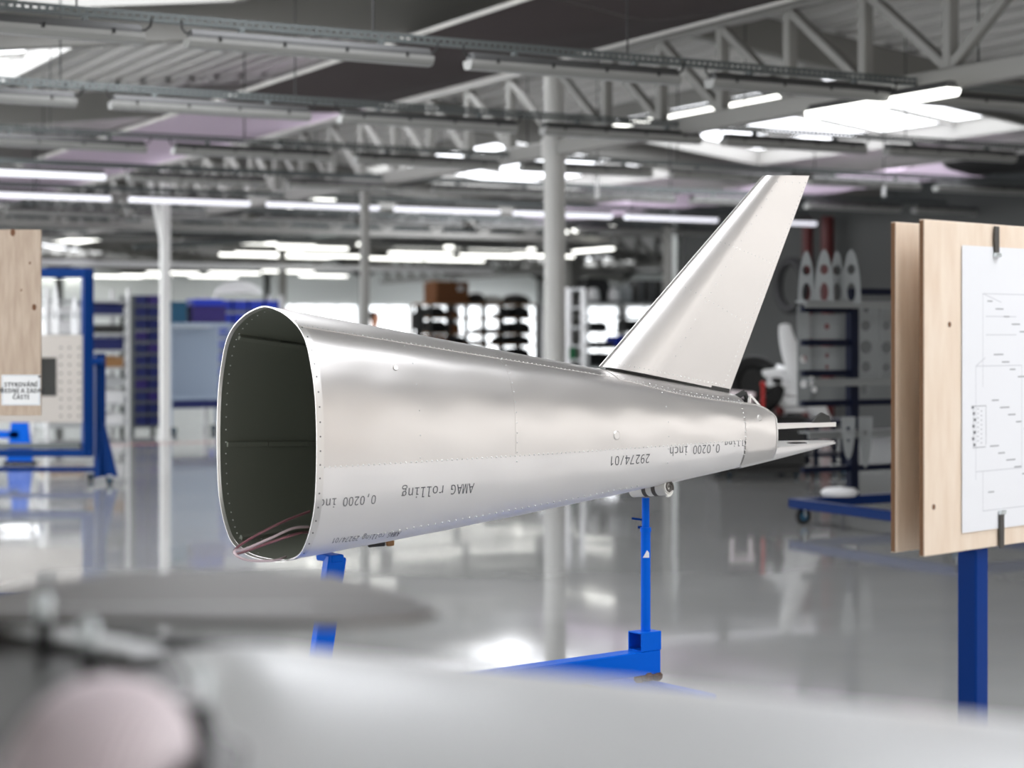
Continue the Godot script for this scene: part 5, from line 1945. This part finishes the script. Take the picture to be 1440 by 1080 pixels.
	for e in [[1.25, 0.4, 0.22, "black", "dark lump left of the middle on top of the long dark rack"], [1.62, 0.5, 0.17, "light_grey", "pale low bundle on top of the long dark rack"], [2.2, 0.6, 0.2, "dark_grey", "dark bundle at the right end on top of the long dark rack"]]:
		st = new_st()
		lathe(st, [Vector2(0, 0), Vector2(e[1] / 2, 0), Vector2(e[1] * 0.52, e[2] * 0.4), Vector2(e[1] * 0.36, e[2] * 0.85), Vector2(e[1] * 0.12, e[2]), Vector2(0, e[2] * 0.97)], Transform3D(Basis().scaled(Vector3(1, 1, 0.7)), Vector3.ZERO), 12)
		solo("stored_bundle", st, M[e[3]], e[4], "bundle", p + dir * e[0] + back * 0.4 + UP * 2.05)
	o = thing("cardboard_box", "brown cardboard box on top of the long dark rack", "box", p + dir * 0.55 + back * 0.4 + UP * 2.05, LAMP_YAW)
	st = new_st()
	abox(st, Vector3(0, 0.22, 0), Vector3(0.75, 0.44, 0.6), 0.008)
	part(o, "body", st, M.cardboard)
	st = new_st()
	abox(st, Vector3(-0.2, 0.45, 0.1), Vector3(0.34, 0.012, 0.3), 0.002, 0.2)
	part(o, "flap", st, M.timber)
	st = new_st()
	abox(st, Vector3(0.18, 0.3, 0.302), Vector3(0.14, 0.1, 0.004))
	part(o, "paper_label", st, M.white)
	st = new_st()
	bar(st, p + back * 0.45 + UP * 2.03, p + dir * 2.5 + back * 0.45 + UP * 2.03, 0.9, 0.035, 0.003)
	solo("top_board", st, M.timber, "plain board across the top of the long dark rack", "board")
	# rack right of the thick column
	p = at(826, 560, 34.0)
	p.y = 0
	hs = [0.4, 0.8, 1.15, 1.45, 1.72, 2.0]
	rack("grey_rack", "grey rack of dark parts between the thick column and the fin", p, dir, 2.4, 0.8, 2.15, hs, M.light_grey, M.mid_grey)
	for e in [[0.35, 5, 0.5, 0.42, "dark_grey"], [0.95, 5, 0.28, 0.3, "light_grey"], [1.3, 5, 0.1, 0.4, "mid_grey"], [1.55, 5, 0.1, 0.4, "mid_grey"], [1.8, 5, 0.1, 0.4, "mid_grey"], [0.3, 3, 0.5, 0.16, "dark_grey"], [1.2, 3, 0.4, 0.2, "black"], [0.5, 2, 0.4, 0.1, "black"], [0.85, 2, 0.2, 0.2, "bin_blue"], [0.4, 1, 0.5, 0.24, "black"], [1.4, 1, 0.5, 0.2, "dark_grey"]]:
		st = new_st()
		prism(st, PackedVector2Array([Vector2(-e[2] / 2, 0), Vector2(e[2] / 2, 0), Vector2(e[2] * 0.5, e[3] * 0.8), Vector2(e[2] * 0.3, e[3]), Vector2(-e[2] * 0.4, e[3]), Vector2(-e[2] * 0.5, e[3] * 0.7)]), Transform3D(), 0.4)
		solo("stored_part", st, M[e[4]], "blurred %s part on the grey rack, %s shelf, %s bay along" % [{"dark_grey": "dark grey", "black": "black", "light_grey": "pale", "mid_grey": "grey upright", "bin_blue": "blue"}[e[4]], ORD[e[1]], ORD[int(e[0] * 4.0)]], "part", p + dir * e[0] + back * 0.4 + UP * (hs[e[1]] + 0.018), LAMP_YAW, "parts on the grey rack")
	for e in [[846, 400, "lower left pale round canister on the grey rack by the fin"], [872, 411, "upper right pale round canister on the grey rack by the fin"]]:
		st = new_st()
		lathe(st, [Vector2(0, 0), Vector2(0.1, 0), Vector2(0.12, 0.05), Vector2(0.1, 0.2), Vector2(0.05, 0.24), Vector2(0, 0.24)], Transform3D(), 14)
		var q: Vector3 = p + dir * (0.2 + 0.45 * float(e[0] > 850)) + back * 0.12 + UP * (hs[5] + 0.018)
		solo("canister", st, M.white, e[2], "canister", q)
	# narrow white shelf unit hugging the thick column
	p = at(797, 600, 28.0)
	p.y = 0
	rack("shelf_unit", "narrow white shelf unit right beside the thick column", p, dir, 0.28, 0.4, 2.1, [0.3, 0.65, 1.0, 1.22, 1.5, 1.8, 2.08], M.white, M.light_grey)
	for e in [[1.02, "upper green box on the narrow white shelf unit"], [0.67, "lower green box on the narrow white shelf unit"]]:
		st = new_st()
		abox(st, Vector3(0, 0.09, 0), Vector3(0.16, 0.18, 0.25), 0.008)
		abox(st, Vector3(0, 0.175, 0), Vector3(0.17, 0.02, 0.26), 0.003)
		solo("green_box", st, M.green, e[1], "box", p + dir * 0.13 + back * 0.2 + UP * e[0], LAMP_YAW, "green boxes by the column")
	# dark machine at the left end of the long rack
	p = at(589, 560, 37.0)
	p.y = 0
	o = thing("pedestal_machine", "dark pedestal machine between the window and the long rack", "machine", p)
	st = new_st()
	lathe(st, [Vector2(0.16, 0), Vector2(0.12, 0.1), Vector2(0.07, 0.2), Vector2(0.07, 1.5)], Transform3D(), 14)
	part(o, "pedestal", st, M.black)
	st = new_st()
	abox(st, Vector3(0, 1.66, 0), Vector3(0.22, 0.36, 0.3), 0.03)
	part(o, "motor_head", st, M.dark_grey)
	st = new_st()
	lathe(st, [Vector2(0, 1.84), Vector2(0.07, 1.84), Vector2(0.07, 1.98), Vector2(0, 2.0)], Transform3D(), 12)
	part(o, "cap", st, M.black)

# ---------------------------------------------------------------- dark corner behind the tail
func far_bench() -> void:
	var p := at(1012, 672, 18.0)
	p.y = 0
	var o := thing("low_cart", "low dark grey cart behind the pointed tail end", "cart", p, 0.06)
	var st := new_st()
	abox(st, Vector3(0.42, 0.34, -0.4), Vector3(0.84, 0.46, 0.8), 0.012)
	part(o, "body", st, M.dark_grey)
	st = new_st()
	abox(st, Vector3(0.42, 0.58, -0.4), Vector3(0.9, 0.03, 0.86), 0.006)
	part(o, "top", st, M.black)
	st = new_st()
	abox(st, Vector3(0.42, 0.075, -0.4), Vector3(0.88, 0.07, 0.84), 0.006)
	part(o, "skirt", st, M.black)
	for q in [[0.1, -0.06], [0.76, -0.06], [0.1, -0.74], [0.76, -0.74]]:
		caster(o, Vector3(q[0], 0, q[1]), 0.035)
	p = at(1143, 668, 18.3)
	p.y = 0
	o = thing("navy_cart", "narrow navy cart standing right of the low dark cart", "cart", p, 0.05)
	st = new_st()
	for q in [[0.03, 0.0], [0.3, 0.0], [0.03, -0.4], [0.3, -0.4]]:
		abox(st, Vector3(q[0], 0.3, q[1]), Vector3(0.05, 0.46, 0.05), 0.004)
	abox(st, Vector3(0.16, 0.53, -0.2), Vector3(0.4, 0.05, 0.5), 0.006)
	abox(st, Vector3(0.16, 0.2, -0.2), Vector3(0.34, 0.03, 0.46), 0.004)
	part(o, "frame", st, M.navy)
	for q in [[0.03, 0.0], [0.3, 0.0], [0.03, -0.4], [0.3, -0.4]]:
		caster(o, Vector3(q[0], 0, q[1]), 0.035)
	# things on the low cart
	var top := 0.597
	o = thing("tyre", "black tyre leaning on the low cart behind the fairing", "tyre")
	st = new_st()
	var c := at(1062, 568, 18.3)
	c.y = top + 0.3
	var ring := []
	for k in 25:
		ring.append(c + Vector3(cos(TAU * k / 24.0) * 0.22, sin(TAU * k / 24.0) * 0.22, -0.12 * sin(TAU * k / 24.0)))
	tube(st, ring, 0.075, 12, false)
	part(o, "tread", st, M.rubber)
	st = new_st()
	lathe(st, [Vector2(0, -0.03), Vector2(0.15, -0.03), Vector2(0.15, 0.03), Vector2(0, 0.03)], Transform3D(Basis(Vector3.RIGHT, Vector3(0, 0.48, 0.88), Vector3(0, -0.88, 0.48)), c), 18)
	part(o, "wheel_disc", st, M.dark_grey)
	rebase(o, Vector3(c.x, top, c.z))
	for e in [[1094, 512, 552, 0.2, "white", "crumpled white sheet bundle over the low cart", "bundle"], [1112, 535, 585, 0.22, "white", "white padded bundle lower right over the low cart", "bundle"], [1084, 548, 580, 0.13, "light_grey", "pale grey bundle beside the black tyre", "bundle"]]:
		var q := at(e[0], e[2], 18.4)
		q.y = top
		var hh: float = at(e[0], e[1], 18.4).y - top
		st = new_st()
		var pr := []
		for k in 11:
			var f := k / 10.0
			pr.append(Vector2(e[3] * (sqrt(maxf(0.0, 1 - pow(2 * f - 1, 4))) * (1.0 + 0.16 * sin(k * 2.4))), hh * f))
		lathe(st, pr, Transform3D(Basis().scaled(Vector3(1, 1, 0.8)), q), 14)
		solo("cloth_bundle", st, M[e[4]], e[5], e[6], Vector3.ZERO, 0, "bundles over the low cart")
	for e in [[1073, 540, 0.03, "red", "small red ball-shaped cap behind the tyre"], [1096, 578, 0.05, "red_dark", "dark red round lamp low beside the tyre"]]:
		st = new_st()
		var q := at(e[0], e[1], 18.05)
		lathe(st, [Vector2(0, -e[2]), Vector2(e[2] * 0.8, -e[2] * 0.6), Vector2(e[2], 0), Vector2(e[2] * 0.7, e[2] * 0.7), Vector2(0, e[2])], Transform3D(), 14)
		lathe(st, [Vector2(0.018, top - q.y), Vector2(0.018, -e[2] * 0.5)], Transform3D(), 8)
		solo("red_plug", st, M[e[3]], e[4], "cap", q)
	st = new_st()
	bar(st, at(1026, 553, 18.2), at(1062, 556, 18.1), 0.06, 0.06, 0.012)
	bar(st, at(1030, 553, 18.2), at(1030, 594, 18.2), 0.04, 0.04, 0.008)
	bar(st, at(1056, 556, 18.1), at(1056, 594, 18.1), 0.04, 0.04, 0.008)
	solo("padded_rest", st, M.pink_cloth, "pale pinkish padded handle behind the rear of the tail cone", "handle")
	# white curved shell leaning beside the rack
	st = new_st()
	var rows := []
	for i in 17:
		var f := i / 16.0
		var row := []
		var ctr := at(1104 + 52 * pow(f, 1.4), 458 + 132 * f, lerpf(17.9, 18.35, f))
		var hw := 0.02 + 0.1 * sin(PI * minf(f * 0.6 + 0.12, 1.0))
		for j in 9:
			var g := PI * j / 8.0
			row.append(ctr + Vector3(-cos(g) * hw, 0.02 * sin(g), sin(g) * hw * 0.6))
		rows.append(row)
	grid(st, rows, func(q, i, _k): return Vector3(q.x, q.y, q.z - 0.2))
	solo("curved_shell", st, M.white, "white curved shell leaning left of the rib rack", "shell")
	# red pipes and hose ring on the grey wall
	for e in [[1136, 0.085, "left dark red upright pipe against the grey wall"], [1164, 0.1, "right dark red upright pipe against the grey wall"]]:
		var x: float = e[0]
		var xv := (x - 720.0) / FPX
		var zz := 17.75 / (xv * 0.878 + 0.4786)
		var q := at(x, HORIZON, zz)
		q.y = 0
		st = new_st()
		tube(st, [q + UP * 0.02, q + UP * 3.2], e[1], 14)
		solo("red_pipe", st, M.red_dark, e[2], "pipe", Vector3.ZERO, 0, "red pipes on the grey wall")
	st = new_st()
	var hc := at(1112, 402, 26.0)
	ring = []
	for k in 29:
		ring.append(hc + A * 0.0 + B * cos(TAU * k / 28.0) * 0.3 + UP * sin(TAU * k / 28.0) * 0.34)
	tube(st, ring, 0.07, 10, false)
	solo("hose_ring", st, M.rubber, "coiled black hose hanging on the grey wall left of the ribs", "hose")

# ---------------------------------------------------------------- the person far behind
func person() -> void:
	var p := at(526, 562, 32.0)
	p.y = 0
	var o := thing("person", "person in a navy shirt standing far back at the right of the thin column", "person", p, 0.9)
	# joints: a, b, radius a, radius b, colour zone
	var bones := [[Vector3(0, 0.95, 0), Vector3(0, 1.18, 0), 0.135, 0.125], [Vector3(0, 1.18, 0), Vector3(0, 1.4, 0), 0.125, 0.12], [Vector3(-0.15, 1.42, 0), Vector3(0.15, 1.42, 0), 0.065, 0.065], [Vector3(0, 1.42, 0), Vector3(0, 1.56, 0.01), 0.055, 0.05], [Vector3(0, 1.63, 0.02), Vector3(0, 1.7, 0.01), 0.075, 0.085]]
	for s in [-1.0, 1.0]:
		bones.append([Vector3(0.19 * s, 1.4, 0), Vector3(0.23 * s, 1.12, -0.02), 0.05, 0.04])
		bones.append([Vector3(0.23 * s, 1.12, -0.02), Vector3(0.2 * s, 0.9, 0.12), 0.038, 0.028])
		bones.append([Vector3(0.2 * s, 0.9, 0.12), Vector3(0.19 * s, 0.83, 0.16), 0.03, 0.024])
		bones.append([Vector3(0.09 * s, 0.93, 0), Vector3(0.1 * s, 0.5, 0.02), 0.085, 0.058])
		bones.append([Vector3(0.1 * s, 0.5, 0.02), Vector3(0.1 * s, 0.08, -0.02), 0.056, 0.04])
		bones.append([Vector3(0.1 * s, 0.045, -0.03), Vector3(0.11 * s, 0.035, 0.14), 0.042, 0.034])
	bones.append([Vector3(0, 1.64, 0.095), Vector3(0, 1.62, 0.105), 0.016, 0.014])
	var cell := 0.028
	var lo := Vector3(-0.32, -0.02, -0.2)
	var nx := 23
	var ny := 66
	var nz := 16
	var val := PackedFloat32Array()
	val.resize(nx * ny * nz)
	for y in ny:
		for x in nx:
			for z in nz:
				var q := lo + Vector3(x, y, z) * cell
				var d := 1.0
				for b in bones:
					var pa: Vector3 = q - b[0]
					var ba: Vector3 = b[1] - b[0]
					var h := clampf(pa.dot(ba) / ba.length_squared(), 0, 1)
					var e: float = (pa - ba * h).length() - lerpf(b[2], b[3], h)
					var k := maxf(0.03 - absf(d - e), 0.0) / 0.03
					d = minf(d, e) - k * k * 0.0075
				val[(y * nx + x) * nz + z] = d
	var at_i := func(x: int, y: int, z: int) -> float: return val[(y * nx + x) * nz + z]
	var verts := {}
	for y in ny - 1:
		for x in nx - 1:
			for z in nz - 1:
				var sum := Vector3.ZERO
				var n := 0
				for e in [[0, 0, 0, 1, 0, 0], [0, 1, 0, 1, 1, 0], [0, 0, 1, 1, 0, 1], [0, 1, 1, 1, 1, 1], [0, 0, 0, 0, 1, 0], [1, 0, 0, 1, 1, 0], [0, 0, 1, 0, 1, 1], [1, 0, 1, 1, 1, 1], [0, 0, 0, 0, 0, 1], [1, 0, 0, 1, 0, 1], [0, 1, 0, 0, 1, 1], [1, 1, 0, 1, 1, 1]]:
					var v0: float = at_i.call(x + e[0], y + e[1], z + e[2])
					var v1: float = at_i.call(x + e[3], y + e[4], z + e[5])
					if (v0 < 0) != (v1 < 0):
						sum += Vector3(x + e[0], y + e[1], z + e[2]).lerp(Vector3(x + e[3], y + e[4], z + e[5]), v0 / (v0 - v1))
						n += 1
				if n > 0:
					verts[Vector3i(x, y, z)] = lo + sum / n * cell
	var body := new_st()
	body.set_smooth_group(0)
	var col := func(v: Vector3) -> Color:
		if v.y > 1.5 or (v.y < 0.95 and absf(v.x) > 0.16 and v.z > 0.06):
			return (M.skin_tone.albedo_color as Color).srgb_to_linear()
		return (M.shirt.albedo_color if v.y > 0.92 else (M.trousers.albedo_color if v.y > 0.09 else Color(0.05, 0.05, 0.05))).srgb_to_linear()
	for y in range(1, ny - 1):
		for x in range(1, nx - 1):
			for z in range(1, nz - 1):
				var v0: float = at_i.call(x, y, z)
				for ax in 3:
					var step := Vector3i.ZERO
					step[ax] = 1
					var v1: float = at_i.call(x + step.x, y + step.y, z + step.z)
					if (v0 < 0) == (v1 < 0):
						continue
					var i := Vector3i.ZERO
					i[(ax + 1) % 3] = 1
					var j := Vector3i.ZERO
					j[(ax + 2) % 3] = 1
					var c := Vector3i(x, y, z)
					var q := []
					for w in [c, c - i, c - i - j, c - j]:
						q.append(verts.get(w))
					if q.has(null):
						continue
					var out := Vector3(step) * (1.0 if v0 < 0 else -1.0)
					for t in [[0, 1, 2], [0, 2, 3]]:
						var a: Vector3 = q[t[0]]
						var b: Vector3 = q[t[1]]
						var e: Vector3 = q[t[2]]
						if (a - e).cross(a - b).dot(out) < 0:
							var sw := b
							b = e
							e = sw
						for w in [a, b, e]:
							body.set_color(col.call(w))
							body.add_vertex(w)
	var bm := mat("body", Color(1, 1, 1), 0.75)
	bm.vertex_color_use_as_albedo = true
	part(o, "body", body, bm)
	var st := new_st()
	lathe(st, [Vector2(0.098, 1.655), Vector2(0.1, 1.7), Vector2(0.085, 1.76), Vector2(0.05, 1.79), Vector2(0, 1.8)], Transform3D(Basis(), Vector3(0, 0, -0.012)), 14)
	part(o, "hair", st, M.hair)
	for s in [-1.0, 1.0]:
		for k in 5:
			st = new_st()
			var w := Vector3(0.19 * s + (k - 2) * 0.013, 0.84, 0.155)
			if k == 4:
				tube(st, [Vector3(0.19 * s - 0.02 * s, 0.86, 0.15), Vector3(0.19 * s - 0.04 * s, 0.83, 0.17), Vector3(0.19 * s - 0.04 * s, 0.81, 0.185)], 0.009, 6)
			else:
				tube(st, [w, w + Vector3(0, -0.045 + 0.004 * absf(k - 1.5), 0.02), w + Vector3(0, -0.075 + 0.006 * absf(k - 1.5), 0.015)], 0.008, 6)
			part(o, "finger", st, M.skin_tone)
